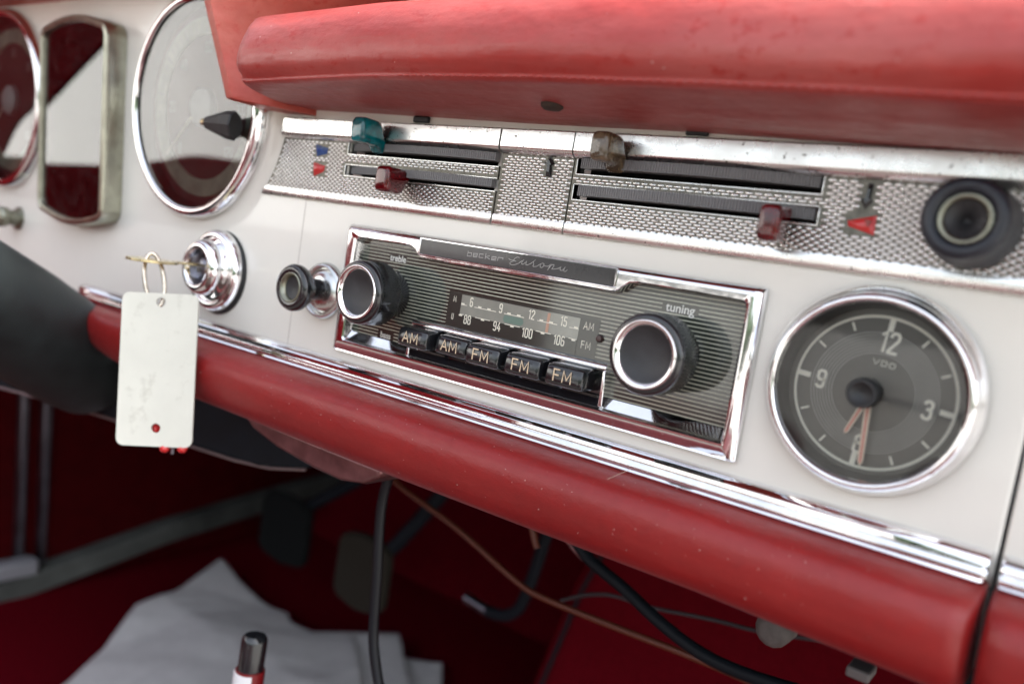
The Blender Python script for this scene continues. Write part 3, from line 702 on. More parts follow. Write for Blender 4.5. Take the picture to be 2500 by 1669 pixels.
key = MB().prism([(-90.2, -29.9 - .5), (-84.2, -29.9 - .5), (-84.2, -29.9 + .5), (-90.2, -29.9 + .5)], -9, -24)
# the bow: a flat round plate lying level, with a hole
n = 28; bow = MB(); cyb = -35.5
vs = []
for z_ in (-30.6, -29.5):
    for k in range(n):
        a = 2 * math.pi * k / n; vs.append((-87.2 + 9.5 * math.cos(a), cyb + 11.5 * math.sin(a), z_))
    for k in range(n):
        a = 2 * math.pi * k / n; vs.append((-87.2 + 2.4 * math.cos(a), cyb - 1.5 + 2.4 * math.sin(a), z_))
fs = []
for k in range(n):
    q = (k + 1) % n
    fs += [(k, q, n + q, n + k), (2 * n + k, 3 * n + k, 3 * n + q, 2 * n + q), (k, 2 * n + k, 2 * n + q, q), (n + k, n + q, 3 * n + q, 3 * n + k)]
key.add(vs, fs)
kk = key.build('ignition_key', M['brass'], None, angle=40, bevel=.15)
tag(kk, 'flat brass key seen edge-on, standing out of the ignition lock', 'key')
rg = MB(); pts = []
c0 = Vector((-83.5, -35.6, -38.4))
for k in range(41):
    a = 2 * math.pi * k / 40
    u_ = Vector((.62, .74, -.10)); v_ = Vector((-.33, 0, .94)); pts.append(c0 + u_ * 4.4 * math.cos(a) + v_ * 12.2 * math.sin(a))
rg.tube(pts, .95, 10)
tag(rg.build('key_ring', mat('worn_ring', (.62, .55, .45), .2, metal=1, var=.3, vscale=300), None, angle=80), 'steel split ring looped through the brass key, holding the tag', 'key ring')
# tag with two punched holes
tg = D.objects.new('key_tag_proto', None)
def holed_plate(w_, h_, rc, holes, t):
    out = []
    for cx, cz, a in ((w_ / 2 - rc, h_ / 2 - rc, 0), (-w_ / 2 + rc, h_ / 2 - rc, 90), (-w_ / 2 + rc, -h_ / 2 + rc, 180), (w_ / 2 - rc, -h_ / 2 + rc, 270)): out += arc(cx, cz, rc, a, a + 90, 6)
    bm = bmesh.new(); ev = []
    def ring(pts):
        v = [bm.verts.new((x, 0, z)) for x, z in pts]
        return [bm.edges.new((v[i], v[(i + 1) % len(v)])) for i in range(len(v))]
    ev += ring(out)
    for hx, hz, hr in holes: ev += ring([(hx + hr * math.cos(2 * math.pi * k / 28), hz + hr * math.sin(2 * math.pi * k / 28)) for k in range(28)])
    bmesh.ops.triangle_fill(bm, use_beauty=True, use_dissolve=False, edges=ev)
    r = bmesh.ops.extrude_face_region(bm, geom=bm.faces[:]); bmesh.ops.translate(bm, verts=[e for e in r['geom'] if isinstance(e, bmesh.types.BMVert)], vec=(0, t, 0))
    bmesh.ops.recalc_face_normals(bm, faces=bm.faces)
    bm.verts.index_update()
    mb = MB(); mb.add([tuple(v.co) for v in bm.verts], [tuple(v.index for v in f.verts) for f in bm.faces]); bm.free(); return mb
kt = holed_plate(34.0, 68.4, 3.4, [(.3, 30.2, 2.15), (.6, -26.0, 2.1)], 1.1).build('key_tag', M['tag'], None, angle=30)
D.objects.remove(tg)
xr = Vector((.800, .586, .112)).normalized(); zr = Vector((-.172, .006, .985)); yr = zr.cross(xr).normalized(); zr = xr.cross(yr).normalized()
mtx = Matrix((xr, yr, zr)).transposed().to_4x4(); mtx.translation = Vector((-72.5, -36.1, -77.3)) * .001
kt.matrix_world = mtx
tag(kt, 'blank ivory rectangular tag with a hole at each end, hanging from the key', 'key tag')
bd = thing('red_beads', 'two small red beads on a metal stem peeking below the blank tag', 'charm', (-61, -31, -111))
for (bx, by, bz) in ((-64.8, -33.0, -111.5), (-58.6, -28.2, -110.5)):
    MB().lathe([(.01, 2), (1.4, 1.6), (2.1, .4), (2.1, -.8), (1.2, -2), (.01, -2.2)], bx, bz, by, 20).build('bead', M['reddot'], bd)
MB().lathe([(.01, 3), (3.4, 2.4), (4.2, 0), (3.4, -2.4), (.01, -3)], -73.4, -104.9, -33.0, 24).build('upper_bead', M['reddot'], bd)
MB().tube([(-61.8, -30.8, -106), (-61.8, -30.8, -113.6)], .8, 8).build('stem', M['steel'], bd)

# ================================================================= GAUGES
TILT = R(4.3)
def gauge(label, cx, cz, ybase, r, group=None):
    g = thing('round_gauge', label, 'gauge', (cx, ybase, cz), group, rot=(TILT, 0, 0))
    s = r / 53.5
    P = lambda L: [(a * s, b) for a, b in L]
    MB().lathe(P([(54.4, -3), (54.2, 1.5), (53.4, 4.2), (51.6, 5.6), (49.8, 5.4), (49.0, 4.4)]), 0, 0, 0, 128).build('bezel', M['chrome_clean'], g, angle=60, local=True)
    MB().lathe(P([(49.4, 4.6), (48.6, 3.0), (48.0, -3.8)]), 0, 0, 0, 96).build('inner_wall', mat('gauge_wall', (.02, .02, .02), .5), g, local=True)
    MB().lathe(P([(48.4, -3.6), (0.01, -3.6)]), 0, 0, 0, 96).build('dial', M['gaugeface'], g, local=True)
    MB().lathe(P([(43.5, -3.5), (43, -2.2), (35, -2.6), (34.6, -3.5)]), 0, 0, 0, 96).build('scale_ring', M['gaugering'], g, local=True)
    tk_ = MB()
    for k in range(0, 41):
        a = R(225 - k * 6.75); r0 = 37.0 if k % 4 else 35.6; tk_.ribbon([(r0 * s * math.cos(a), r0 * s * math.sin(a)), (41.2 * s * math.cos(a), 41.2 * s * math.sin(a))], .5 if k % 4 else .9, 2.3, .12)
    for k, tx in enumerate(('0', '20', '40', '60', '80', '100', '120')):
        a = R(225 - k * 45); strokes(tk_, tx, 29 * s * math.cos(a), 29 * s * math.sin(a), 4.6, 3.45, .6, .85)
    tk_.build('scale_marks', M['greyink'], g, flat=True, local=True)
    MB().lathe([(9.5, -3.4), (9.0, -.5), (6, 1.2), (.01, 1.5)], 0, 0, 0, 48).build('hub', mat('hub_grey', (.5, .5, .5), .4), g, local=True)
    MB().ribbon([(0, 0), (-26 * s, -24 * s)], 1.2, -.2, .3).build('needle', M['ink'], g, flat=True, local=True)
    MB().lathe([(49.2 * s, 3.6), (0.01, 4.6)], 0, 0, 0, 96).build('glass', M['glass'], g, local=True)
    return g
g1 = gauge('large round chrome gauge beside the red hood, black pointed shape at its right side', SC[0], SC[1], -5.0, 53.5)
kn2 = MB()
loops = []
for x_, rr2 in ((22.5, 1.5), (24.0, 1.8), (24.4, 2.8), (40, 6.2), (46, 6.6), (47, 6.0)):
    loops.append([(x_, 7.5 * -1 - 4 + 5 * 0 + rr2 * .6 * math.cos(2 * math.pi * k / 8), -8.0 - (x_ - 12) * .03 + rr2 * math.sin(2 * math.pi * k / 8)) for k in range(8)])
MB().loft(loops).build('black_taper', M['black_matte'], g1, flat=True, local=True)  # black faceted taper in front of the glass, narrow end to the left
MB().tube([(20.6, -10.6, -8.1), (23.4, -10.8, -8.2)], 1.7, 10).build('taper_tip', M['brass'], g1, local=True)
g2 = gauge('round chrome gauge cut off by the left edge of the photograph', LC[0], LC[1], -5.0, 54.5)
# upright rectangular gauge between them
cg = thing('upright_gauge', 'tall upright gauge with rounded ends between the two round gauges', 'gauge', (-221, -5, 33), rot=(TILT, 0, 0))
def bowed(w_, h_, rc, bow, n=10):
    top = [(-w_ / 2 + rc + (w_ - 2 * rc) * i / n, h_ / 2 + bow * math.sin(math.pi * i / n)) for i in range(n + 1)]
    L = arc(-w_ / 2 + rc, h_ / 2 - rc, rc, 180, 108, 6) + top[1:-1] + arc(w_ / 2 - rc, h_ / 2 - rc, rc, 72, 0, 6)
    return L + [(-x, -z) for x, z in L]
def ringloft(specs, cap=False):
    return MB().loft([[(x, -o, z) for x, z in bowed(*s)] for s, o in specs], caps=cap)
ringloft([((76, 106, 8, 4.5), -4), ((76, 106, 8, 4.5), 7.5), ((74.5, 104.5, 7.5, 4.5), 9.5), ((71, 101, 6, 4.5), 10.0), ((68.5, 98.5, 5, 4.5), 9.4), ((66.5, 96, 4, 4.5), 2)]).build('case', mat('olive_nickel', (.36, .36, .29), .3, metal=1, var=.2, vscale=120), cg, angle=35, local=True)
MB().prism(bowed(68, 98, 4, 4.5), -.4, -1.4).build('dial', M['gaugeface'], cg, local=True)
ld = MB()
for q in range(22): ld.box(-30 + q * 2.8, -29.3 + q * 2.8, -1.4, -1.5, -44, 46)
ld.build('fine_lines', mat('dial_lines', (.10, .03, .03), .5), cg, flat=True, local=True)
tx_ = MB(); strokes(tx_, '20', 14, -33, 3.6, -1.55, .5, .8); tx_.build('lettering', M['greyink'], cg, flat=True, local=True)
MB().prism([(-31, -47), (-28, -38), (0, -33), (28, -38), (31, -47)], -1.4, -3.5).build('lower_block', M['black_matte'], cg, bevel=1, local=True)
MB().prism(bowed(69, 99, 5, 4.5), -7.4, -7.9).build('glass', M['glass'], cg, local=True)
MB().lathe([(.01, 4), (3.2, 3.4), (4, 1), (4, -1)], -17, 38, -1.4, 20).build('warning_light', mat('grey_lens', (.45, .5, .48), .3, coat=.5), cg, local=True)
sk = thing('small_chrome_knob', 'small chrome knob below the gauges, at the left edge of the photograph', 'knob', (-306, -3, -29))
MB().lathe([(7.4, -2), (7.2, 1), (5.2, 2), (4.6, 6), (6.2, 8), (6.6, 11), (5.2, 13), (.01, 13.6)], -304.5, -28.5, 0, 40).build('knob', M['nickel'], sk)

# ================================================================= CHROME TRIM RAIL
rail_prof = [(.5, -56.9), (-.8, -57.2), (-2.6, -58.2), (-3.8, -59.6), (-3.9, -60.7), (-3.2, -61.4), (-3.0, -61.9), (-3.5, -62.7), (-5.2, -63.2), (-6.5, -63.5), (-7.0, -64.1), (-6.5, -64.8), (-4, -65.0), (.5, -65.0)]
def rail(xs_, label):
    loops = []
    for i, (x, s) in enumerate(xs_): loops.append([(x, y * s, -61 + (z + 61) * (.55 + .45 * s)) for y, z in rail_prof])
    o = MB().loft(loops).build('chrome_trim_rail', M['chrome_clean'], None, angle=35); return tag(o, label, 'trim')
rail([(-219, .15), (-217, .6), (-212, .9), (-205, 1)] + [(x, 1) for x in range(-200, 250, 25)] + [(249.6, 1), (250.8, .85)], 'long ridged chrome trim rail running under the radio and clock')
rail([(253.6, .9), (254.4, 1), (300, 1), (470, 1)], 'short piece of chrome trim rail past the gap at the right edge')

# ================================================================= LOWER PAD
lp_prof = [(1, -64.6), (-6, -64.7), (-12, -65.2), (-16.5, -66.2), (-19.8, -67.8), (-21.8, -70.4), (-22.6, -74), (-22.2, -79), (-20.4, -84.6), (-17, -89.2), (-12, -92.4), (-5, -94.2), (6, -94.6)]
def lower_pad(xs_, label):
    loops = []
    for x, e, zb in xs_:
        L = []
        for y, z in lp_prof:
            q = (z + 64.6) / -30.0; L.append((x, 1 + (y - 1) * e, -64.8 + (-30.0 * q) * zb * (1 if e > .98 else (.5 + .5 * e)) - (0 if e > .98 else (1 - e) * 2)))
        loops.append(L + [(x, 8, loops and L[-1][2] or L[-1][2])])
    o = MB().loft(loops).build('lower_dash_pad', M['leather'], None, angle=60); return tag(o, label, 'padding')
lower_pad([(-205, .35, .18), (-203, .6, .30), (-199, .8, .42), (-190, .93, .56), (-170, 1, .76), (-150, 1, .90), (-125, 1, 1), (-60, 1, 1), (0, 1, 1), (60, 1, 1.0), (120, 1, .985), (180, 1, .96), (230, 1, .985), (246, 1, 1), (249.5, .95, 1), (251.2, .82, 1), (251.6, .6, 1)], 'long red leather pad under the chrome rail, full width of the panel')
lower_pad([(253.2, .6, 1), (253.6, .82, 1), (255.2, .95, 1), (259, 1, 1), (330, 1, 1), (470, 1, 1)], 'red leather pad piece to the right of the dark vertical gap')

# ================================================================= UPPER PAD
zb_t = [(-60, 48.0), (-53, 47.6), (25, 45.8), (86, 44.9), (149, 44.4), (199, 43.2), (239, 42.4), (300, 41)]
zs_t = [(-60, 46.4), (-15, 47.6), (44, 49.6), (114, 49.3), (167, 48.0), (208, 46.6), (242, 45.2), (300, 43)]
def up_sec(x, e=1.0):
    zb = interp(x, zb_t); zs_ = interp(x, zs_t); wv = .5 * math.sin(x * .05) + .3 * math.sin(x * .021 + 1)
    L = [(3, zb), (-6, zb - .1 + .2 * wv), (-16, lerp(zb, zs_, .3) - .9 - .5 * wv), (-28, lerp(zb, zs_, .65) - .8 + .6 * wv), (-37, zs_ - .9), (-41.0, zs_ - .5), (-42.6, zs_ - .1), (-43.4, zs_ + .6), (-43.0, zs_ + 1.3), (-43.8, zs_ + 2.2), (-45.8, zs_ + 4), (-46.9, zs_ + 6.5), (-47.1, zs_ + 10), (-46.4, zs_ + 14.5), (-45.0, zs_ + 19), (-43.0, zs_ + 23), (-40.6, zs_ + 25.2), (-39.9, zs_ + 26.3), (-38.6, zs_ + 26.6), (-37.6, zs_ + 26.2), (-33, zs_ + 28.6), (-18, zs_ + 34.5), (10, zs_ + 44), (60, zs_ + 60), (60, zs_ + 8), (3, zs_ + 4)]
    return L
loops = []
for x, e in [(-29.5, .62), (-29.0, .78), (-27.6, .89), (-25.2, .96), (-21.5, .99), (-17, 1)] + [(x, 1) for x in range(-10, 300, 8)] + [(420, 1)]:
    sec = up_sec(x); cy, cz = -18, sec[10][1] + 8; L = []
    for y, z in sec:
        yy = y if y > -20 else -20 + (y + 20) * (e ** .6); zz = cz + (z - cz) * (e if y < -12 else lerp(1, e, .5))
        xx = x - smooth((x < -12 and 1 or max(0, 1 - (x + 12) / 30)) * 1.0) * max(0, min(1, (y + 44) / 44)) * 24 * (1 if y < 4 else 1)
        L.append((xx, yy, zz))
    loops.append(L)
up = MB().loft(loops).build('upper_dash_pad', M['leather_top'], None, angle=75)
tag(up, 'thick faded red leather pad overhanging the dashboard along the top', 'padding')
# stitches along the lower seam
st = MB()
x = 60
while x < 262:
    z0, z1 = interp(x, zs_t), interp(x + 1.9, zs_t)
    st.tube([(x, -43.6, z0 + .85), (x + .95, -43.95, (z0 + z1) / 2 + .85), (x + 1.9, -43.6, z1 + .85)], .28, 6); x += 3.0
st.build('stitching', mat('red_thread', (.40, .05, .04), .6), up)
sw = MB().lathe([(.01, 1.2), (2.6, 1.0), (3.6, .2), (3.9, -1.5)], 0, 0, 0, 20)
so_ = thing('pad_screw', 'dirty dark screw head in the underside of the upper pad', 'screw', (110, -24, 45.7), rot=(R(92), 0, 0))
sw.build('screw_head', mat('rusty_screw', (.04, .025, .018), .8, var=.5, vscale=600), so_, local=True, bevel=.2)

# ================================================================= INSTRUMENT HOOD
def hood_sec(z):
    xl = interp(z, [(45, -61.0), (86, -74.5), (105, -81), (140, -96)]); yf = interp(z, [(45, -25.5), (86, -33.5), (140, -44)])
    fl = interp(z, [(45, 7), (70, 10), (80, 22), (90, 60), (102, 120), (140, 170)])
    return [(xl, yf, z), (xl + 6.5, yf - 1.5, z), (xl + 12, yf + 3, z), (xl + 19 + fl * .4, yf + 13, z), (xl + 25 + fl, yf + 30, z), (xl + 25 + fl, 6, z), (xl + 2.5, 6, z)]
zl = [44.6, 45.2, 47, 52, 60, 70, 80, 90, 100, 112, 126, 140]
loops = []
for i, z in enumerate(zl):
    L = hood_sec(z); c = Vector((L[4][0] - 8, -10, 0)); s = .93 if i == 0 else 1
    # bottom edge rises toward the back right
    L = [(lerp(c.x, x, s), lerp(c.y, y, s), zz + (.0 if i > 2 else (x - L[0][0]) * -.02)) for x, y, zz in L]
    loops.append(L)
hd = MB().loft(loops)
hd.loft([[(x, 8, 101), (x, -30, 101.5), (x, -44, 103), (x, -46, 108), (x, -40, 118), (x, 8, 124)] for x in (-460, -300, -180, -92)])
ho = hd.build('instrument_hood', M['leather_hood'], None, bevel=2.6, segs=4, angle=60)
tag(ho, 'bright orange red hood wall coming down beside the round gauge', 'instrument hood')
dt = MB().box(-740, 900, 55, 900, 60, 84).build('dashboard_shelf', M['leather_top'], None, bevel=4)
tag(dt, 'red dashboard top shelf behind the upper pad', 'dashboard top')

# ================================================================= STEERING COLUMN COVER AND UNDER-DASH PARTS
A = Vector((-212, 18, -112)); B_ = Vector((-168, -78, -58)); dirn = (B_ - A).normalized(); ln = (B_ - A).length
pts = [A + dirn * t for t in (-4, 0, 7, 16, 32, 55, 85, 120, 155)]
rad = [8, 17, 24, 28.5, 29.5, 29.5, 29, 27, 25]
loops = []; u_ = dirn.cross(Vector((0, 0, 1))).normalized(); v_ = u_.cross(dirn)
for p, r_ in zip(pts, rad): loops.append([tuple(p + (u_ * math.cos(a) + v_ * math.sin(a)) * r_) for a in [2 * math.pi * k / 40 for k in range(40)]])
sc_ = MB().loft(loops).build('steering_column_cover', M['rubber'], None, angle=70)
tag(sc_, 'thick grey green steering column cover coming out from under the dash', 'steering column')
up_ = thing('under_dash_panel', 'dark blue black shroud under the dash left of the red pad', 'under dash panel', (-190, 5, -130))
tb = [(-420, -22, -139), (-300, -12, -134), (-205, 8, -131), (-140, 18, -131), (-75, 28, -130), (-52, 40, -126), (-30, 60, -110)]
loops = []
for x, y, z in tb: loops.append([(x, y - 8, -93), (x, y, z), (x + 4, y + 60, z + 10), (x, y + 60, -93)])
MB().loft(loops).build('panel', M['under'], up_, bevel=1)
MB().tube([(x, y - .6, z - .4) for x, y, z in tb[1:6]], .9, 8, smooth=1).build('metal_edge', mat('edge_metal', (.20, .15, .15), .4, metal=.5), up_)
hl = MB().prism([(-46, -93), (-38, -97.5), (-20, -101.5), (5, -104.0), (22, -104.5), (36, -102), (44, -97), (44, -93)], 16, -8).build('release_handle', M['lens'], None, bevel=1.8, segs=3)
tag(hl, 'pinkish grey metal release handle tucked under the red pad', 'handle')
dk = MB().box(-715, 900, 12, 900, -98, -92).build('dash_light_block', M['under'], None)  # added to block sun and sky from the footwell
tag(dk, 'dark board added under the dashboard to keep light out of the footwell', 'board')

# ================================================================= FOOTWELL
struct(MB().box(-760, 700, -160, 900, -500, -480).build('floor', M['carpet'], None))
fblock = MB().box(-712, 900, -1400, -162, -498, -478).build('floor_bounce_block', mat('bounce_block_dark', (.085, .07, .065), .8, var=.2), None, bevel=3)  # unseen neutral sheet, added to cut light and red bounce from below
tag(fblock, 'unseen dark grey sheet added on the floor to cut light from below', 'added floor cover')
fw = MB().add([(-760, 640, -482), (900, 640, -482), (900, 860, -90), (-760, 860, -90), (-760, 680, -500), (900, 680, -500), (900, 900, -90), (-760, 900, -90)], [(0, 1, 2, 3), (4, 7, 6, 5), (0, 4, 5, 1), (3, 2, 6, 7), (0, 3, 7, 4), (1, 5, 6, 2)]).build('bulkhead', M['carpet'], None)
struct(fw)
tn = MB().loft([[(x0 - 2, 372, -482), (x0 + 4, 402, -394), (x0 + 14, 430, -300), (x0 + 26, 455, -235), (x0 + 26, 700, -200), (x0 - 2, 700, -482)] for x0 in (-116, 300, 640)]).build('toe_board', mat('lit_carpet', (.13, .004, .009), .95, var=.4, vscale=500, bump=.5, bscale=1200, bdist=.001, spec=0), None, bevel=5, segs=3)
tag(tn, 'red carpeted raised toe board on the right of the dark footwell', 'toe board')
MB().tube([(-78, 446, -245), (-90, 425, -300), (-101, 397, -394), (-106, 372, -470)], 2.2, 8).build('carpet_seam', M['under'], tn)
dp = thing('door_panel', 'dark red interior side panel with upright chrome strips at the far left', 'door panel', (-720, 200, -300))
MB().box(-750, -716, -1250, 700, -600, -16).build('panel', M['vinyl'], dp, bevel=4)
for (y0, y1, yb0, yb1) in ((182, 194, 205, 217), (206, 221, 230, 242)):
    MB().add([(-716, y0, -60), (-708, y0 + 2, -60), (-708, y1 - 2, -60), (-716, y1, -60), (-716, yb0, -458), (-708, yb0 + 2, -458), (-708, yb1 - 2, -458), (-716, yb1, -458)], [(0, 1, 5, 4), (1, 2, 6, 5), (2, 3, 7, 6), (0, 3, 2, 1), (4, 5, 6, 7)]).build('chrome_strip', M['steel'], dp, bevel=2)
sl_ = MB().loft([[(-714, y, z), (-690, y, z - 1), (-688, y, z - 26), (-714, y, z - 26)] for y, z in ((-200, -500), (100, -478), (187, -460), (300, -440), (385, -424), (584, -400), (700, -390))]).build('sill_strip', M['sill'], None, bevel=2)
tag(sl_, 'dull grey sill trim strip rising along the floor edge', 'trim strip')
lt_ = MB().box(-712, -690, 150, 224, -458, -438).build('hinge_cover', mat('grey_plastic', (.25, .25, .27), .6), None, bevel=4)
tag(lt_, 'light grey block at the foot of the chrome strips', 'cover')
for (lab, px_, py_, pz_, w_, h_, arm, mt_) in (
    ('dark rubber pedal farther left in the footwell', -508, 420, -376, 86, 78, [(-500, 428, -360), (-470, 440, -330), (-400, 460, -275), (-330, 500, -180)], M['pedal']),
    ('worn brownish pedal behind the hanging black cable', -312, 360, -348, 72, 72, [(-300, 370, -335), (-275, 380, -300), (-240, 400, -235), (-215, 440, -150)], M['pedal2'])):
    t = thing('foot_pedal', lab, 'pedal', (px_, py_, pz_), 'foot pedals')
    MB().prism(bowed(w_, h_, 14, 4, 6), 0, 12).build('pad', mt_, t, bevel=3, local=True)
    MB().tube(arm, 8, 10, smooth=1).build('arm', M['under'], t)
hk = thing('accelerator_linkage', 'hooked metal rod with a bright tip low in the dark footwell', 'linkage', (-90, 300, -285))
MB().tube([(-105.2, 300, -291.7), (-88.4, 300, -290.4), (-75.9, 300, -280.2), (-70.8, 300, -264.5), (-66, 300, -240), (-58, 300, -190)], 5.0, 10, smooth=2).build('rod', M['under'], hk)
MB().tube([(-129, 300, -289), (-104, 300, -292)], 4.6, 10).build('bright_tip', M['steel'], hk)
def wire(name, pts, r, m, label, cat):
    return tag(MB().tube(pts, r, 10, smooth=3).build(name, m, None, angle=80), label, cat)
wire('black_cable', [(12, 32, -92), (6.4, 40, -108), (2.6, 40, -123.7), (3.6, 40, -139.4), (6.6, 40, -160.6), (8, 40, -176.8), (9.8, 40, -192.5), (14.5, 40, -205), (20.2, 40, -216.9), (30, 50, -236)], 2.5, M['wire_black'], 'thick black cable hanging straight down from under the red pad', 'cable')
wire('brown_wire', [(-78, 112, -128), (-72.5, 120, -142.7), (-59.4, 120, -147.8), (-47, 120, -150.9), (-10.4, 120, -158.5), (36.2, 120, -175), (52.5, 120, -176.1), (94.3, 120, -174.5), (137.7, 120, -172), (171, 120, -172), (240, 120, -174)], 1.7, M['wire_brown'], 'orange brown wire sagging diagonally across the footwell', 'wire')
wire('navy_cable', [(66, 100, -118), (74.3, 100, -131.1), (83.2, 100, -138.4), (94.9, 100, -142.3), (106.6, 100, -146), (122.9, 100, -153.4), (144.3, 100, -160), (163.4, 100, -161.1), (190.7, 100, -157.9), (240, 100, -150)], 3.0, M['wire_navy'], 'dark navy cable running to the right under the pad', 'cable')
wire('grey_wire', [(39.8, 160, -191.8), (54.6, 160, -182.5), (71.9, 160, -175.9), (89.7, 160, -176), (130.3, 160, -167.3), (151.4, 160, -165.2), (200, 160, -152)], 1.1, M['wire_grey'], 'thin grey wire behind the navy cable', 'wire')
wire('wire_end', [(50, 100, -134), (53, 100, -140.4), (55.1, 100, -143.5)], 1.8, M['wire_brown'], 'short orange wire end just under the pad', 'wire')
wire('pink_wire_end', [(68, 100, -130), (73.3, 100, -135.6), (81.8, 100, -139.8)], 1.3, M['lens'], 'short pinkish wire end beside the navy cable', 'wire')
bt = MB().lathe([(.01, 5), (4, 4.6), (5.8, 3), (6, -6)], 195, -107.5, 26, 14).build('bracket_nut', mat('grey_casting', (.08, .07, .066), .7, var=.3, vscale=300), None, bevel=.5)
tag(bt, 'rough grey metal nut under the lower pad near the right', 'nut')
MBp = MB().box(219, 226, 20, 30, -111.5, -108).build('white_connector', mat('grey_white', (.10, .09, .09), .5), None, bevel=.8)
tag(MBp, 'tiny white connector under the pad at the lower right', 'connector')
from mathutils import noise as mn
def sheet(label, poly, z0, seed, amp=12):
    bm = bmesh.new(); vs = [bm.verts.new((x, y, 0)) for x, y in poly]; f = bm.faces.new(vs); bmesh.ops.triangulate(bm, faces=[f])
    for _ in range(5): bmesh.ops.subdivide_edges(bm, edges=[e for e in bm.edges if e.calc_length() > 9], cuts=1, use_grid_fill=True)
    for v in bm.verts:
        p = Vector((v.co.x, v.co.y, seed * 50.0)); q = p + Vector((mn.noise(p * .012), mn.noise(p * .012 + Vector((9, 9, 9))), 0)) * 16
        tri = lambda t: abs((t % 2.0) - 1.0)
        z = 0
        for k, (a, wl, am) in enumerate(((.5, 150, 1.0), (1.9, 190, .9), (2.7, 110, .45), (1.1, 75, .22))):
            a += seed * .37; z += am * tri((q.x * math.cos(a) + q.y * math.sin(a)) / wl + seed * .61 + k * .33)
        v.co.z = z0 + amp * 1.35 * z + .6 * mn.noise(p * .05)
    bm.verts.index_update(); mb = MB(); mb.add([tuple(v.co) for v in bm.verts], [tuple(v.index for v in f.verts) for f in bm.faces]); bm.free()
    o = mb.build('paper_sheet', M['paper'], None, angle=50); s_ = o.modifiers.new('thick', 'SOLIDIFY'); s_.thickness = .0005
    return tag(o, label, 'paper', 'loose white papers on the floor')
sheet('large crumpled white paper sheet on the floor carpet at lower left', [(-440, 110), (-511, 209), (-566, 275), (-573, 328), (-606, 387), (-633, 433), (-565, 411), (-508, 402), (-463, 408), (-441, 394), (-407, 399), (-378, 435), (-250, 330), (-330, 150)], -474, 3, 9)
sheet('flat white paper sheet behind the hanging black cable', [(-413, 391), (-348, 481), (-248, 396), (-310, 317)], -470, 5, 5)
sheet('small corner of white paper, rightmost on the floor', [(-318, 449), (-279, 482), (-225, 419), (-248, 396)], -472, 9, 3)
pn = thing('capped_tube', 'upright black capped tube with a silver band in front of the papers', 'tube', (-37, 6, -300))
ax0 = Vector((-35.5, 7.5, -199.5)); ax1 = Vector((-33.0, 4.5, -246)); dd = (ax1 - ax0).normalized()
MB().tube([ax0, ax0 + dd * 1.2, ax0 + dd * 3, ax0 + dd * 22], [4.8, 5.8, 6.1, 6.1], 28).build('black_cap', M['black'], pn, angle=50)
MB().tube([ax0 + dd * 16.5, ax0 + dd * 17.5, ax0 + dd * 60], 7.0, 28).build('red_body', mat('dark_red_tube', (.18, .008, .01), .3, coat=.5), pn, angle=50)
sb = MB(); c1 = ax0 + dd * 17
loops = []
for t_ in (0, 1.5, 26, 28):
    p = c1 + dd * t_; L = []
    for k in range(9):
        a = R(226 + k * 13); L.append(tuple(p + Vector((math.cos(a), math.sin(a), 0)) * (7.6)))
    for k in range(8, -1, -1):
        a = R(226 + k * 13); L.append(tuple(p + Vector((math.cos(a), math.sin(a), 0)) * (6.6)))
    loops.append(L)
sb.loft(loops).build('silver_band', M['white'], pn, bevel=.2)
MB().tube([ax0 + dd * 60, Vector((-28, 0, -478))], 6.5, 16).build('shaft', M['black_matte'], pn)

# a stray hair on the lower pad and crumbs of dust
hr = MB().tube([(151.5, -9, -62.6), (149, -14, -65), (146.5, -17, -67)], .07, 5, smooth=2).build('stray_hair', mat('pale_hair', (.55, .45, .35), .5), None)
tag(hr, 'fine pale hair lying on the red pad below the chrome rail', 'hair')
mb = MB(); rnd = random.Random(4)
for _ in range(110):
    x = rnd.uniform(-20, 240); j = rnd.randint(2, 8); t = rnd.random(); y = lerp(lp_prof[j][0], lp_prof[j + 1][0], t); z = lerp(lp_prof[j][1], lp_prof[j + 1][1], t); s = rnd.choice([.10, .12, .14, .2])
    z = -64.8 + (z + 64.6) * .99
    mb.add([(x - s, y - .05, z), (x + s, y - .05, z - s * .3), (x, y - .1, z + s), (x, y - .1 - s, z)], [(0, 1, 3), (1, 2, 3), (2, 0, 3), (0, 2, 1)])
du = mb.build('dust_specks', mat('dust', (.6, .52, .46), .9), None, flat=True); du['kind'] = 'stuff'; du['label'] = 'pale dust specks scattered on the lower red pad'; du['category'] = 'dust'

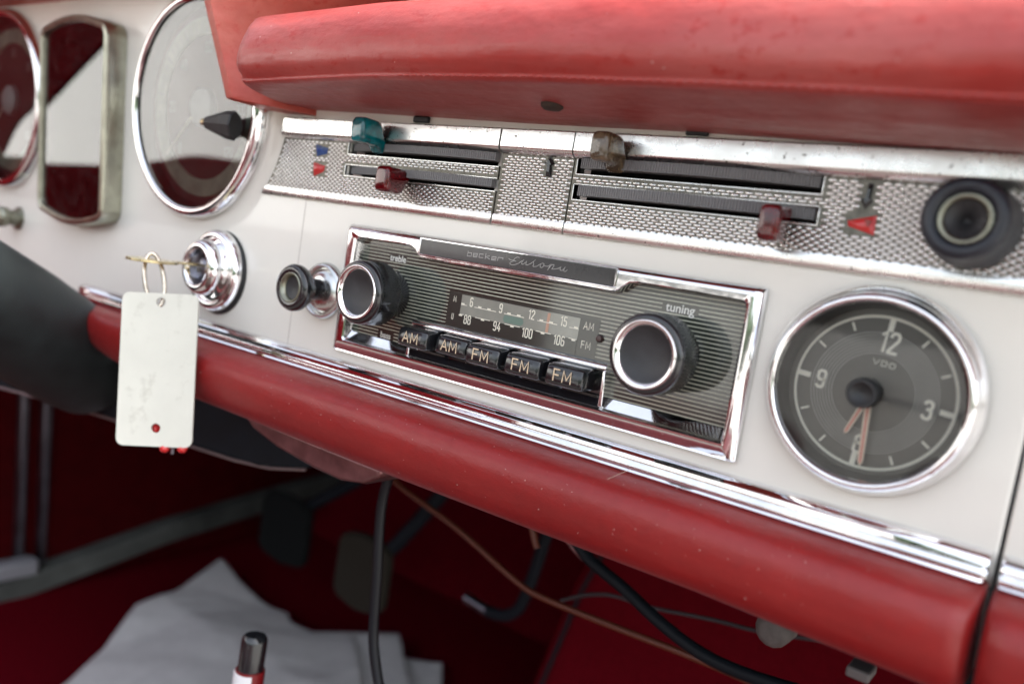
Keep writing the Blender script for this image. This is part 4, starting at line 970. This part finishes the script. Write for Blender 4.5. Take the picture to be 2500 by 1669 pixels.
# ================================================================= REST OF THE CAR AND SURROUNDINGS (seen in reflections; the white wall is added)
for lab, x0, x1 in (('red driver seat facing the steering column', -640, -90), ('red passenger seat facing the radio and clock', 40, 600)):
    t = thing('front_bench', lab, 'car seat', ((x0 + x1) / 2, -760, -480), 'front seats')
    MB().box(x0, x1, -1000, -560, -480, -330).build('cushion', M['seat'], t, bevel=50, segs=4)
    MB().prism([(x0, -360), (x1, -360), (x1 - 20, -240), (x1 - 60, -200), (x0 + 60, -200), (x0 + 20, -240)], -1130, -980).build('backrest', M['seat'], t, bevel=40, segs=4)
struct(MB().box(-60000, 60000, -60000, 60000, -920, -900).build('ground', M['ground'], None))
rnd = random.Random(2); mb = MB()
for k in range(70):
    x = -500 + k * 200 + rnd.uniform(-120, 120); h = 1500 + rnd.uniform(-300, 600)
    mb.lathe([(.01, 0)] + [(500 * math.sin(math.pi * q / 6) * rnd.uniform(.8, 1.15), h * q / 6) for q in range(1, 6)] + [(.01, h)], 0, 0, 0, 10)
    n0 = 7 * 10; vs = mb.v[-n0:]; mb.v[-n0:] = [(x + vx, -9000 + vz + 200 * math.sin(k), -900 - vy) for vx, vy, vz in vs]
hg = mb.build('hedge', M['hedge'], None, angle=60); tag(hg, 'green hedge along the car park behind the seats', 'hedge')

pl_ = MB().add([(-745, -150, -30), (-700, -150, -30), (-700, 90, -30), (-745, 90, -30), (-745, -420, 262), (-700, -420, 262), (-700, -150, 262), (-745, -150, 262), (-745, -1300, 560), (-700, -1300, 560), (-700, -700, 760), (-745, -700, 760)],
    [(0, 1, 2, 3), (0, 4, 5, 1), (1, 5, 6, 2), (2, 6, 7, 3), (3, 7, 4, 0), (4, 8, 9, 5), (5, 9, 10, 6), (6, 10, 11, 7), (7, 11, 8, 4), (8, 11, 10, 9)]).build('windscreen_pillar', M['vinyl'], None, bevel=6)
tag(pl_, 'dark red trimmed windscreen pillar at the driver side', 'windscreen pillar')
wl = MB().box(-5200, -5000, -7000, 3000, -900, 1900).build('reflector_wall', mat('white_render', (.82, .82, .80), .8, var=.05, vscale=2), None)  # unseen white wall, added so the gauge glasses have something bright to reflect
tag(wl, 'unseen white wall added beyond the driver side door to whiten the gauge reflections', 'wall')
